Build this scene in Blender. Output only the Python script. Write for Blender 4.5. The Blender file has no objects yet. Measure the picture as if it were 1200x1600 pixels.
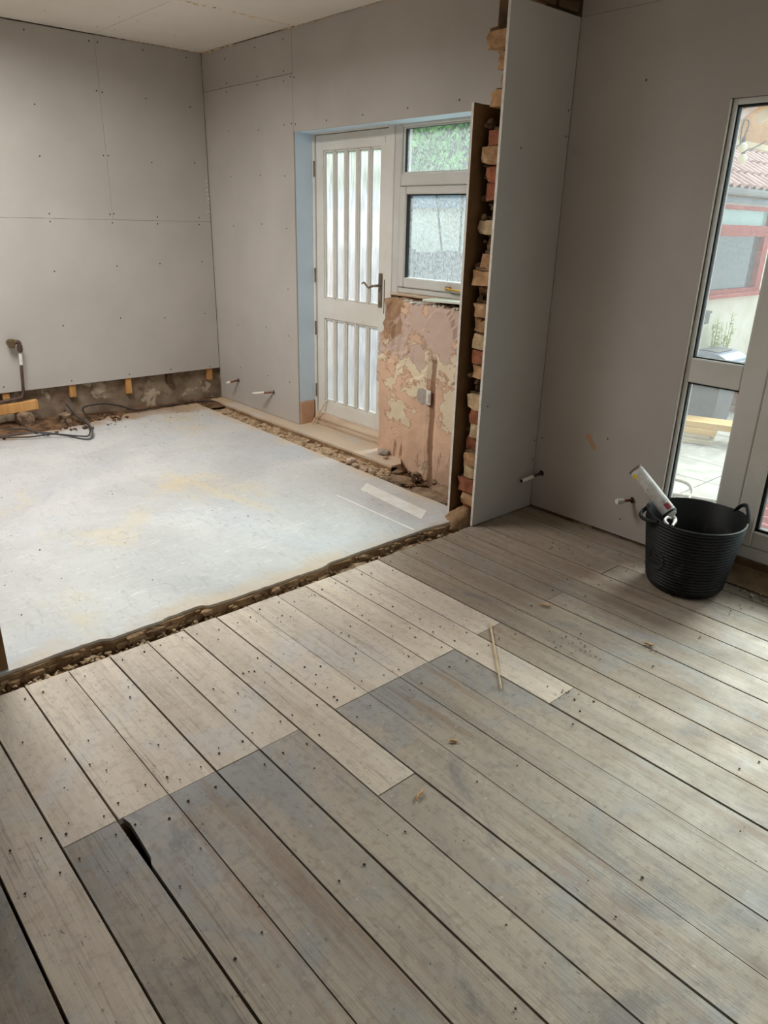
import bpy, bmesh, math, random
from mathutils import Matrix, Vector, noise
from math import sin, cos, pi, radians as RAD

sc = bpy.context.scene
COL = sc.collection
rnd = random.Random(7)

# ------------------------------------------------------------------ camera
cam_d = bpy.data.cameras.new('camera')
cam = bpy.data.objects.new('camera', cam_d)
COL.objects.link(cam)
R = (Matrix.Rotation(RAD(47.9235), 3, 'Z') @ Matrix.Rotation(RAD(68.1918), 3, 'X') @ Matrix.Rotation(RAD(1.4679), 3, 'Z'))
cam.matrix_world = Matrix.Translation((0, 0, 1.5)) @ R.to_4x4()
cam_d.sensor_fit = 'VERTICAL'
cam_d.sensor_height = 24.0
cam_d.lens = 1132.325 * 24.0 / 1600.0
cam_d.clip_start = 0.02
sc.camera = cam

# ------------------------------------------------------------------ world, sun, added fill lights, exposure
world = bpy.data.worlds.new('overcast')
sc.world = world
world.use_nodes = True
bg = world.node_tree.nodes['Background']
bg.inputs[0].default_value = (0.86, 0.93, 1.0, 1)
bg.inputs[1].default_value = 2.0

def sun(name, frm, strength, angle, col):
    d = bpy.data.lights.new(name, 'SUN')
    d.energy = strength
    d.angle = RAD(angle)
    d.color = col
    o = bpy.data.objects.new(name, d)
    COL.objects.link(o)
    o.rotation_euler = Vector(frm).to_track_quat('Z', 'Y').to_euler()
    return o

def area(name, loc, target, sx, sy, power, col):
    d = bpy.data.lights.new(name, 'AREA')
    d.shape = 'RECTANGLE'
    d.size = sx
    d.size_y = sy
    d.energy = power
    d.color = col
    o = bpy.data.objects.new(name, d)
    COL.objects.link(o)
    o.location = loc
    o.rotation_euler = (Vector(loc) - Vector(target)).to_track_quat('Z', 'Y').to_euler()
    return o

# bright hazy sky behind the garden side of the house
sun('hazy_sun', (-0.20, 1.0, 0.85), 11.5, 34, (1.0, 0.975, 0.95))
# added fill lamps: one over the kitchen ceiling, one behind the camera
area('added_kitchen_fill', (-4.05, 0.93, 2.80), (-4.05, 0.93, 0), 1.4, 1.1, 86, (1.0, 0.985, 0.96))
area('added_rear_fill', (2.95, 0.6, 1.6), (0, 0.8, 0.6), 1.8, 1.3, 4, (1.0, 0.96, 0.90))

sc.view_settings.view_transform = 'Standard'
sc.view_settings.look = 'None'
sc.view_settings.gamma = 1.0
sc.view_settings.use_curve_mapping = False
sc.view_settings.exposure = 0.0
sc.cycles.use_denoising = True
sc.cycles.max_bounces = 10
sc.cycles.diffuse_bounces = 6
sc.cycles.transparent_max_bounces = 12
sc.cycles.caustics_reflective = False
sc.cycles.caustics_refractive = False
sc.cycles.sample_clamp_indirect = 6.0

# ------------------------------------------------------------------ materials
def lin(c):
    out = []
    for v in c:
        v = v / 255.0
        out.append(v / 12.92 if v <= 0.04045 else ((v + 0.055) / 1.055) ** 2.4)
    return (out[0], out[1], out[2], 1.0)

def new_mat(name):
    m = bpy.data.materials.new(name)
    m.use_nodes = True
    nt = m.node_tree
    return m, nt, nt.nodes['Principled BSDF']

def coords(nt, stretch=(1, 1, 1), vary=False):
    N, Lk = nt.nodes, nt.links
    tc = N.new('ShaderNodeTexCoord')
    mp = N.new('ShaderNodeMapping')
    mp.inputs['Scale'].default_value = stretch
    Lk.new(tc.outputs['Object'], mp.inputs['Vector'])
    if vary:
        oi = N.new('ShaderNodeObjectInfo')
        mu = N.new('ShaderNodeMath')
        mu.operation = 'MULTIPLY'
        mu.inputs[1].default_value = 37.0
        Lk.new(oi.outputs['Random'], mu.inputs[0])
        Lk.new(mu.outputs[0], mp.inputs['Location'])
    return mp.outputs['Vector']

def nz(nt, vec, scale, detail=6, rough=0.6, dist=0.0):
    n = nt.nodes.new('ShaderNodeTexNoise')
    n.inputs['Scale'].default_value = scale
    n.inputs['Detail'].default_value = detail
    n.inputs['Roughness'].default_value = rough
    n.inputs['Distortion'].default_value = dist
    nt.links.new(vec, n.inputs['Vector'])
    return n.outputs['Fac']

def rng(nt, fac, lo, hi, a=0.0, b=1.0):
    m = nt.nodes.new('ShaderNodeMapRange')
    m.interpolation_type = 'SMOOTHSTEP'
    m.inputs['From Min'].default_value = lo
    m.inputs['From Max'].default_value = hi
    m.inputs['To Min'].default_value = a
    m.inputs['To Max'].default_value = b
    nt.links.new(fac, m.inputs['Value'])
    return m.outputs['Result']

def mixc(nt, fac, a, b):
    m = nt.nodes.new('ShaderNodeMix')
    m.data_type = 'RGBA'
    if isinstance(fac, (int, float)):
        m.inputs['Factor'].default_value = fac
    else:
        nt.links.new(fac, m.inputs['Factor'])
    for s, v in ((6, a), (7, b)):
        if isinstance(v, tuple):
            m.inputs[s].default_value = v
        else:
            nt.links.new(v, m.inputs[s])
    return m.outputs[2]

def mathn(nt, op, a, b):
    m = nt.nodes.new('ShaderNodeMath')
    m.operation = op
    for i, v in enumerate((a, b)):
        if isinstance(v, (int, float)):
            m.inputs[i].default_value = v
        else:
            nt.links.new(v, m.inputs[i])
    return m.outputs[0]

def pm(name, c1, c2, nscale=6.0, lo=0.35, hi=0.65, stretch=(1, 1, 1), rough=0.8, bump=0.15, bscale=60.0,
       layers=(), spec=0.3, vary=False, tint=0.0, metal=0.0, bstretch=None, detail=6):
    """two noise-mixed tones, further stain layers (colour, scale, lo, hi, stretch, amount), fine relief"""
    m, nt, b = new_mat(name)
    v = coords(nt, stretch, vary)
    col = mixc(nt, rng(nt, nz(nt, v, nscale, detail), lo, hi), lin(c1), lin(c2))
    for (c, s, l, h, st, amt) in layers:
        vv = coords(nt, st, vary)
        col = mixc(nt, rng(nt, nz(nt, vv, s, 7, 0.62, 0.4), l, h, 0.0, amt), col, lin(c))
    if tint:
        oi = nt.nodes.new('ShaderNodeObjectInfo')
        hs = nt.nodes.new('ShaderNodeHueSaturation')
        nt.links.new(rng(nt, oi.outputs['Random'], 0, 1, 1 - tint, 1 + tint), hs.inputs['Value'])
        nt.links.new(col, hs.inputs['Color'])
        col = hs.outputs[0]
    nt.links.new(col, b.inputs['Base Color'])
    b.inputs['Roughness'].default_value = rough
    b.inputs['Specular IOR Level'].default_value = spec
    b.inputs['Metallic'].default_value = metal
    if bump:
        bv = coords(nt, bstretch or stretch, vary)
        bp = nt.nodes.new('ShaderNodeBump')
        bp.inputs['Strength'].default_value = bump
        bp.inputs['Distance'].default_value = 0.01
        nt.links.new(nz(nt, bv, bscale, 5), bp.inputs['Height'])
        nt.links.new(bp.outputs[0], b.inputs['Normal'])
    return m

M = {}
M['board'] = pm('plasterboard_paper', (176, 170, 163), (184, 178, 171), 1.4, rough=0.9, bump=0.03, bscale=300, spec=0.1,
                layers=[((196, 191, 184), 3.0, 0.62, 0.8, (1, 1, 1), 0.35), ((150, 143, 134), 5.0, 0.66, 0.8, (1, 1, 1), 0.25)])
M['ceil'] = pm('ceiling_paper', (224, 217, 206), (230, 224, 214), 1.2, rough=0.92, bump=0.02, bscale=200, spec=0.1,
               layers=[((184, 172, 154), 6.0, 0.66, 0.8, (1, 1, 1), 0.4)])
M['brownpaper'] = pm('brown_paper_backing', (104, 78, 50), (126, 97, 66), 5, rough=0.9, bump=0.08, bscale=90, spec=0.1)
M['core'] = pm('gypsum_core', (206, 200, 190), (222, 217, 208), 30, rough=0.95, bump=0.2, spec=0.05)
M['filler'] = pm('joint_filler', (205, 178, 140), (226, 206, 176), 25, rough=0.9, bump=0.3)
M['smear'] = pm('filler_smear', (206, 200, 192), (196, 190, 181), 25, rough=0.9, bump=0.1)
M['screw'] = pm('screw_steel', (38, 33, 29), (56, 50, 46), 20, rough=0.6, bump=0, metal=0.3)
M['masonry'] = pm('old_wall_render', (150, 133, 114), (116, 99, 83), 7, rough=0.95, bump=0.6, bscale=25, spec=0.05,
                  layers=[((196, 181, 158), 4.5, 0.55, 0.62, (1, 1, 1), 0.8), ((74, 62, 52), 6, 0.6, 0.72, (1, 1, 1), 0.8), ((150, 108, 82), 3, 0.6, 0.7, (1, 1, 1), 0.6)])
M['batten'] = pm('raw_softwood', (200, 153, 96), (176, 126, 72), 14, stretch=(1, 1, 0.12), rough=0.75, bump=0.15, vary=True, tint=0.08)
M['plank'] = pm('yellow_softwood', (214, 178, 112), (190, 150, 86), 9, stretch=(0.15, 1, 1), rough=0.7, bump=0.1, tint=0.1, vary=True)
M['greyplank'] = pm('weathered_softwood', (196, 184, 160), (168, 154, 130), 9, stretch=(0.15, 1, 1), rough=0.8, bump=0.1, tint=0.08, vary=True)
M['rubble'] = pm('rubble_dust', (196, 172, 142), (150, 124, 98), 18, rough=0.95, bump=0.7, bscale=40, spec=0.05,
                 layers=[((112, 88, 68), 9, 0.55, 0.7, (1, 1, 1), 0.7)])
M['rubbledark'] = pm('earth_rubble', (128, 100, 76), (84, 64, 48), 14, rough=0.97, bump=0.7, bscale=40, spec=0.05)
M['chunk'] = pm('plaster_lump', (196, 178, 158), (172, 150, 128), 14, rough=0.95, bump=0.5, bscale=40, tint=0.12, vary=True)
M['chunkgrey'] = pm('grey_plaster_lump', (176, 168, 160), (160, 148, 138), 14, rough=0.95, bump=0.4, bscale=40)
M['trenchdust'] = pm('trench_dust', (158, 132, 104), (116, 92, 70), 22, rough=0.97, bump=0.8, bscale=50, spec=0.04,
                     layers=[((196, 172, 142), 12, 0.54, 0.66, (1, 1, 1), 0.7), ((70, 54, 42), 16, 0.58, 0.68, (1, 1, 1), 0.7)])
M['pitearth'] = pm('pit_earth', (92, 72, 54), (54, 41, 31), 14, rough=0.98, bump=0.8, bscale=40, spec=0.03)
M['flag'] = pm('broken_grey_flag', (156, 134, 110), (116, 96, 78), 12, rough=0.95, bump=0.7, bscale=30, spec=0.05, layers=[((74, 58, 46), 9, 0.55, 0.66, (1, 1, 1), 0.8)])
M['void'] = pm('underfloor_dark', (40, 32, 26), (26, 21, 17), 10, rough=1, bump=0.4, spec=0)
M['white'] = pm('white_paint', (222, 219, 211), (214, 210, 200), 4, rough=0.45, bump=0.05, bscale=40, spec=0.4,
                layers=[((196, 186, 166), 3, 0.62, 0.8, (1, 1, 0.4), 0.5)])
M['upvc'] = pm('white_plastic_frame', (208, 206, 201), (200, 197, 190), 3, rough=0.35, bump=0.02, spec=0.5)
M['gasket'] = pm('black_gasket', (30, 30, 31), (38, 38, 38), 5, rough=0.6, bump=0)
M['bluepaint'] = pm('pale_blue_paint', (212, 230, 244), (206, 224, 239), 4, rough=0.7, bump=0.08, bscale=30)
M['pinkplaster'] = pm('pink_plaster', (206, 168, 140), (190, 150, 122), 6, rough=0.9, bump=0.2, bscale=30)
M['sillwood'] = pm('sill_timber', (204, 184, 160), (178, 152, 126), 9, stretch=(0.2, 1, 1), rough=0.7, bump=0.15)
M['brass'] = pm('brass', (196, 152, 74), (172, 126, 56), 9, rough=0.35, bump=0.02, metal=0.8, spec=0.5)
M['bronze'] = pm('bronze_handle', (138, 120, 102), (112, 96, 82), 9, rough=0.4, bump=0.02, metal=0.3)
M['copper'] = pm('copper_tube', (150, 92, 64), (110, 72, 54), 14, rough=0.45, bump=0.05, metal=0.6)
M['pipe'] = pm('dark_old_pipe', (92, 72, 62), (68, 54, 48), 12, rough=0.6, bump=0.08)
M['pipebrass'] = pm('dull_brass_fitting', (120, 100, 66), (94, 80, 56), 14, rough=0.55, bump=0.05, metal=0.4)
M['whiteplastic'] = pm('white_plastic', (226, 222, 214), (212, 206, 196), 12, rough=0.5, bump=0.02)
M['cable'] = pm('grey_cable', (92, 92, 94), (76, 76, 78), 9, rough=0.6, bump=0)
M['darkcable'] = pm('dark_cable', (54, 52, 52), (44, 42, 42), 9, rough=0.6, bump=0)
M['rubber'] = pm('black_rubber', (22, 22, 23), (16, 16, 17), 5, rough=0.55, bump=0.03, bscale=40, spec=0.3,
                 layers=[((70, 67, 62), 7, 0.58, 0.72, (1, 1, 1), 0.55), ((120, 116, 108), 60, 0.7, 0.78, (1, 1, 1), 0.5)])
M['wornrubber'] = pm('worn_rubber', (58, 56, 54), (34, 33, 33), 40, rough=0.7, bump=0)
M['can'] = pm('dusty_white_can', (206, 203, 198), (176, 171, 164), 18, rough=0.4, bump=0.05, spec=0.5,
              layers=[((96, 90, 84), 40, 0.6, 0.68, (1, 1, 1), 0.7)])
M['canred'] = pm('can_red_label', (150, 60, 66), (130, 46, 54), 60, rough=0.5, bump=0)
M['canyellow'] = pm('can_yellow_band', (222, 200, 60), (206, 182, 48), 30, rough=0.5, bump=0)
M['stick'] = pm('pale_wood_stick', (214, 194, 160), (196, 172, 136), 20, rough=0.7, bump=0.1)
M['brick_tan'] = pm('tan_brick', (174, 136, 98), (146, 110, 78), 22, rough=0.95, bump=0.5, bscale=50, vary=True, tint=0.1,
                    layers=[((210, 190, 160), 14, 0.58, 0.7, (1, 1, 1), 0.6)])
M['brick_red'] = pm('red_brick', (160, 98, 70), (130, 78, 56), 22, rough=0.95, bump=0.5, bscale=50, vary=True, tint=0.12,
                    layers=[((196, 168, 138), 14, 0.6, 0.72, (1, 1, 1), 0.5)])
M['brick_cream'] = pm('cream_brick', (192, 168, 132), (168, 140, 106), 22, rough=0.95, bump=0.5, bscale=50, vary=True, tint=0.08)
M['mortar'] = pm('crumbly_mortar', (112, 92, 70), (84, 66, 50), 20, rough=0.98, bump=0.9, bscale=40, spec=0.03)
M['oldtimber'] = pm('old_dark_timber', (104, 80, 56), (74, 56, 40), 10, stretch=(1, 0.2, 1), rough=0.9, bump=0.3)
M['dirtboard'] = pm('dusty_threshold', (150, 128, 100), (124, 102, 78), 12, rough=0.95, bump=0.4, bscale=40)
M['paving'] = pm('pale_paving', (178, 172, 163), (150, 145, 137), 6, rough=0.85, bump=0.2, bscale=30, tint=0.06, vary=True)
M['ground'] = pm('grey_ground', (170, 164, 154), (150, 144, 134), 6, rough=0.95, bump=0.3)
M['whitewall'] = pm('white_render', (224, 220, 210), (210, 204, 190), 3, rough=0.9, bump=0.2,
                    layers=[((190, 172, 142), 5, 0.58, 0.72, (1, 1, 0.5), 0.5)])
M['slate'] = pm('bluegrey_fascia', (128, 142, 158), (112, 126, 142), 4, rough=0.7, bump=0.05)
M['greywood'] = pm('grey_fence_board', (132, 132, 138), (112, 112, 118), 10, stretch=(1, 1, 0.1), rough=0.9, bump=0.2, tint=0.1, vary=True)
M['tanfence'] = pm('tan_fence_board', (206, 168, 136), (186, 146, 114), 10, stretch=(1, 1, 0.1), rough=0.9, bump=0.2, tint=0.08, vary=True)
M['leaf'] = pm('leaf_green', (128, 184, 84), (66, 128, 62), 4, rough=0.6, bump=0)
M['leafdark'] = pm('hedge_core', (62, 92, 66), (46, 74, 54), 5, rough=0.9, bump=0)
M['weed'] = pm('weed_green', (176, 190, 110), (140, 164, 84), 6, rough=0.6, bump=0)
M['tile'] = pm('roof_tile', (176, 142, 134), (150, 116, 112), 8, rough=0.85, bump=0.2, tint=0.1, vary=True)
M['gutter'] = pm('grey_gutter', (140, 148, 154), (124, 132, 138), 5, rough=0.5, bump=0)
M['redframe'] = pm('faded_red_frame', (172, 70, 62), (152, 58, 52), 6, rough=0.6, bump=0.05)
M['darkglass'] = pm('dark_reflecting_pane', (72, 84, 90), (58, 70, 78), 2, rough=0.1, bump=0, spec=0.6)
M['paleglass'] = pm('pale_reflecting_pane', (158, 190, 186), (140, 174, 172), 2, rough=0.1, bump=0, spec=0.6)
M['ply'] = pm('orange_plywood', (196, 146, 96), (168, 120, 74), 5, stretch=(1, 0.3, 1), rough=0.8, bump=0.05)
M['rafter'] = pm('pale_rafter', (222, 204, 176), (204, 184, 154), 8, rough=0.8, bump=0.05)
M['pinkbatten'] = pm('pale_pink_batten', (206, 178, 168), (192, 162, 152), 8, rough=0.8, bump=0.05)
M['bulb'] = pm('frosted_bulb', (236, 230, 214), (226, 218, 198), 8, rough=0.3, bump=0, spec=0.5)
M['bin'] = pm('grey_bin_plastic', (92, 94, 98), (78, 80, 84), 5, rough=0.5, bump=0.05,
              layers=[((140, 140, 140), 30, 0.6, 0.72, (1, 1, 0.4), 0.5)])
M['binlid'] = pm('bluegrey_bin_lid', (142, 156, 176), (120, 134, 156), 5, rough=0.25, bump=0.0, spec=0.6)
M['redplastic'] = pm('red_plastic', (196, 62, 54), (176, 48, 44), 5, rough=0.5, bump=0)
M['hose'] = pm('pale_hose', (176, 170, 156), (158, 152, 140), 5, rough=0.6, bump=0)
M['nail'] = pm('nail_hole', (52, 40, 32), (66, 52, 42), 20, rough=0.9, bump=0)
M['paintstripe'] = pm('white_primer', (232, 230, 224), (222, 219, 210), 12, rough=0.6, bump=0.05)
M['sheet'] = pm('pale_green_sheet', (206, 216, 196), (222, 226, 214), 5, rough=0.5, bump=0.02)
M['crumb'] = pm('dark_crumb', (84, 68, 54), (120, 94, 72), 20, rough=0.9, bump=0)
M['shaving'] = pm('wood_shaving', (196, 160, 116), (150, 104, 70), 20, rough=0.8, bump=0)

def floor_mat(name, c1, c2, grey):
    m, nt, b = new_mat(name)
    v = coords(nt, (0.7, 7, 7), True)
    w = coords(nt, (1, 1, 1))
    def lay(col, fac, lo, hi, amt, c):
        return mixc(nt, rng(nt, fac, lo, hi, 0, amt), col, lin(c))
    col = mixc(nt, rng(nt, nz(nt, v, 2.2, 8, 0.65), 0.38, 0.62), lin(c1), lin(c2))
    if grey:
        sep = nt.nodes.new('ShaderNodeSeparateXYZ')
        tc = nt.nodes.new('ShaderNodeTexCoord')
        nt.links.new(tc.outputs['Object'], sep.inputs[0])
        # old bluish wash, strongest beside the cut line where the removed room began
        g = rng(nt, sep.outputs['X'], -1.6, -1.0, 0.16 if grey is True else -0.02, 0.0)
        col = lay(col, mathn(nt, 'ADD', nz(nt, w, 2.6, 8, 0.7, 0.8), g), 0.50, 0.68, 0.72, (142, 142, 143))
        col = lay(col, nz(nt, coords(nt, (0.6, 1, 1)), 2.9, 8, 0.7, 1.0), 0.56, 0.66, 0.55, (104, 103, 106))
        col = lay(col, nz(nt, coords(nt, (0.35, 5, 5), True), 3.2, 8, 0.65), 0.53, 0.68, 0.55, (134, 108, 88))
        col = lay(col, nz(nt, coords(nt, (0.8, 2, 2), True), 4.0, 7, 0.7), 0.55, 0.68, 0.4, (160, 156, 142))
    else:
        col = lay(col, nz(nt, w, 2.4, 8, 0.65, 0.6), 0.50, 0.66, 0.6, (196, 190, 186))
        col = lay(col, nz(nt, w, 9, 7, 0.7), 0.56, 0.70, 0.3, (162, 136, 114))
        col = lay(col, nz(nt, coords(nt, (0.5, 5, 5), True), 3.0, 7), 0.56, 0.70, 0.4, (214, 196, 172))
    # fine mottling, grain lines and small marks
    col = lay(col, nz(nt, w, 34, 5, 0.65), 0.48, 0.66, 0.35 if grey else 0.22, (112, 98, 86))
    gr = nz(nt, coords(nt, (1.5, 55, 55), True), 3.0, 7, 0.7, 0.3)
    gm = mathn(nt, 'MULTIPLY', rng(nt, gr, 0.50, 0.66), rng(nt, nz(nt, coords(nt, (0.6, 3, 3), True), 2.5, 5), 0.42, 0.62, 0.1, 0.5))
    col = mixc(nt, gm, col, lin((92, 78, 66)))
    col = lay(col, nz(nt, coords(nt, (0.8, 1.4, 1)), 60, 4, 0.6), 0.645, 0.71, 0.6, (84, 70, 60))
    col = lay(col, nz(nt, coords(nt, (1.3, 1, 1)), 42, 4, 0.6), 0.66, 0.73, 0.4, (200, 192, 178))
    oi = nt.nodes.new('ShaderNodeObjectInfo')
    hs = nt.nodes.new('ShaderNodeHueSaturation')
    nt.links.new(rng(nt, oi.outputs['Random'], 0, 1, 0.94, 1.06), hs.inputs['Value'])
    nt.links.new(col, hs.inputs['Color'])
    nt.links.new(hs.outputs[0], b.inputs['Base Color'])
    b.inputs['Specular IOR Level'].default_value = 0.4
    nt.links.new(rng(nt, nz(nt, w, 6, 5), 0.3, 0.7, 0.45, 0.68), b.inputs['Roughness'])
    bp = nt.nodes.new('ShaderNodeBump')
    bp.inputs['Strength'].default_value = 0.35
    bp.inputs['Distance'].default_value = 0.004
    nt.links.new(mathn(nt, 'ADD', gr, mathn(nt, 'MULTIPLY', nz(nt, w, 30, 5), 0.6)), bp.inputs['Height'])
    nt.links.new(bp.outputs[0], b.inputs['Normal'])
    return m

M['floor_pale'] = floor_mat('pale_sanded_board', (209, 194, 177), (195, 179, 162), False)
M['floor_grey'] = floor_mat('washed_grey_board', (168, 154, 138), (153, 141, 127), True)
M['floor_mid'] = floor_mat('greybrown_board', (156, 140, 123), (138, 124, 109), 2)

def slab_mat():
    m, nt, b = new_mat('dusty_concrete_screed')
    w = coords(nt, (1, 1, 1))
    col = mixc(nt, rng(nt, nz(nt, w, 1.1, 8, 0.62, 0.7), 0.36, 0.64), lin((200, 199, 196)), lin((184, 183, 181)))
    col = mixc(nt, rng(nt, nz(nt, coords(nt, (1.2, 0.9, 1)), 0.85, 7, 0.6, 0.5), 0.5, 0.7, 0, 0.6), col, lin((182, 187, 194)))
    col = mixc(nt, rng(nt, nz(nt, coords(nt, (0.9, 1.3, 1)), 1.35, 7, 0.6, 0.5), 0.54, 0.7, 0, 0.7), col, lin((208, 192, 158)))
    col = mixc(nt, rng(nt, nz(nt, w, 2.6, 8, 0.7, 1.0), 0.60, 0.72, 0, 0.4), col, lin((158, 160, 166)))
    col = mixc(nt, rng(nt, nz(nt, coords(nt, (6, 1.2, 1)), 5, 7, 0.7, 1.2), 0.6, 0.72, 0, 0.35), col, lin((226, 225, 222)))
    col = mixc(nt, rng(nt, nz(nt, coords(nt, (9, 1.5, 1)), 6, 8, 0.72, 1.5), 0.55, 0.66, 0, 0.45), col, lin((230, 230, 228)))
    col = mixc(nt, rng(nt, nz(nt, coords(nt, (2, 6, 1)), 5, 8, 0.72, 1.5), 0.54, 0.65, 0, 0.5), col, lin((160, 160, 163)))
    col = mixc(nt, rng(nt, nz(nt, w, 26, 6, 0.7), 0.52, 0.68, 0, 0.3), col, lin((166, 164, 160)))
    # brown earth dust by the back wall and along the broken edges
    sep = nt.nodes.new('ShaderNodeSeparateXYZ')
    tc = nt.nodes.new('ShaderNodeTexCoord')
    nt.links.new(tc.outputs['Object'], sep.inputs[0])
    n = nz(nt, w, 3.5, 7, 0.6)
    d1 = mathn(nt, 'ADD', rng(nt, sep.outputs['X'], -5.75, -4.9, 0.55, -0.2), n)
    col = mixc(nt, rng(nt, d1, 0.62, 0.95, 0, 0.9), col, lin((168, 140, 112)))
    d2 = mathn(nt, 'ADD', rng(nt, sep.outputs['X'], -2.75, -2.36, -0.2, 0.33), n)
    col = mixc(nt, rng(nt, d2, 0.60, 0.95, 0, 0.6), col, lin((200, 176, 144)))
    d3 = mathn(nt, 'ADD', rng(nt, sep.outputs['Y'], 2.5, 2.95, -0.2, 0.4), n)
    col = mixc(nt, rng(nt, d3, 0.58, 0.95, 0, 0.75), col, lin((206, 180, 146)))
    nt.links.new(col, b.inputs['Base Color'])
    nt.links.new(rng(nt, nz(nt, w, 4, 6), 0.3, 0.7, 0.42, 0.62), b.inputs['Roughness'])
    b.inputs['Specular IOR Level'].default_value = 0.4
    bp = nt.nodes.new('ShaderNodeBump')
    bp.inputs['Strength'].default_value = 0.25
    bp.inputs['Distance'].default_value = 0.006
    nt.links.new(nz(nt, w, 22, 8, 0.65), bp.inputs['Height'])
    nt.links.new(bp.outputs[0], b.inputs['Normal'])
    return m
M['slab'] = slab_mat()
M['slabedge'] = pm('broken_slab_edge', (164, 134, 102), (126, 100, 74), 9, rough=0.97, bump=0.8, bscale=35, spec=0.05)

def sillwall_mat():
    m, nt, b = new_mat('stripped_old_plaster')
    w = coords(nt, (1, 1, 1))
    col = mixc(nt, rng(nt, nz(nt, w, 4, 8, 0.6), 0.35, 0.65), lin((222, 186, 158)), lin((206, 172, 147)))
    sep = nt.nodes.new('ShaderNodeSeparateXYZ')
    tc = nt.nodes.new('ShaderNodeTexCoord')
    nt.links.new(tc.outputs['Object'], sep.inputs[0])
    # cream old paint patches in the middle of the height, each with a broken brown edge
    band = mathn(nt, 'ADD', rng(nt, sep.outputs['Z'], 0.20, 0.55, -0.14, 0.02), rng(nt, sep.outputs['Z'], 0.72, 0.92, 0.0, -0.14))
    f = mathn(nt, 'ADD', nz(nt, coords(nt, (1, 1, 1.3)), 4.2, 6, 0.62, 0.4), band)
    col = mixc(nt, rng(nt, f, 0.455, 0.475, 0, 0.55), col, lin((150, 112, 86)))
    col = mixc(nt, rng(nt, f, 0.478, 0.495, 0, 0.92), col, lin((224, 208, 180)))
    # mauve skim remains near the top
    f2 = mathn(nt, 'ADD', nz(nt, w, 6, 5, 0.55, 0.2), rng(nt, sep.outputs['Z'], 0.55, 0.85, -0.2, 0.02))
    col = mixc(nt, rng(nt, f2, 0.455, 0.475, 0, 0.6), col, lin((140, 104, 84)))
    col = mixc(nt, rng(nt, f2, 0.478, 0.495, 0, 0.85), col, lin((204, 180, 166)))
    # rough grey-brown backing where the plaster has come away by the door end
    f4 = mathn(nt, 'ADD', mathn(nt, 'ADD', nz(nt, w, 8, 6, 0.6), rng(nt, sep.outputs['X'], -3.55, -3.30, 0.15, -0.3)), rng(nt, sep.outputs['Z'], 0.70, 0.95, -0.3, 0.1))
    col = mixc(nt, rng(nt, f4, 0.50, 0.56, 0, 0.85), col, lin((160, 126, 96)))
    # chased cable slot
    dx = mathn(nt, 'ABSOLUTE', mathn(nt, 'ADD', sep.outputs['X'], mathn(nt, 'ADD', 3.140, mathn(nt, 'MULTIPLY', nz(nt, coords(nt, (0.2, 1, 1)), 6, 4), -0.05))), 0)
    sl = mathn(nt, 'MULTIPLY', rng(nt, dx, 0.016, 0.030, 0.85, 0.0), rng(nt, sep.outputs['Z'], 0.70, 0.78, 1.0, 0.0))
    col = mixc(nt, sl, col, lin((136, 100, 76)))
    f3 = mathn(nt, 'ADD', nz(nt, coords(nt, (3, 1, 0.7)), 5, 6, 0.6), rng(nt, sep.outputs['Z'], 0.0, 0.45, 0.06, -0.1))
    col = mixc(nt, rng(nt, f3, 0.62, 0.72, 0, 0.75), col, lin((130, 96, 72)))
    col = mixc(nt, rng(nt, nz(nt, w, 30, 4), 0.70, 0.76, 0, 0.7), col, lin((84, 60, 46)))
    nt.links.new(col, b.inputs['Base Color'])
    b.inputs['Roughness'].default_value = 0.92
    b.inputs['Specular IOR Level'].default_value = 0.1
    bp = nt.nodes.new('ShaderNodeBump')
    bp.inputs['Strength'].default_value = 0.4
    bp.inputs['Distance'].default_value = 0.01
    nt.links.new(nz(nt, w, 14, 8, 0.65), bp.inputs['Height'])
    nt.links.new(bp.outputs[0], b.inputs['Normal'])
    return m
M['oldplaster'] = sillwall_mat()

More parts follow.
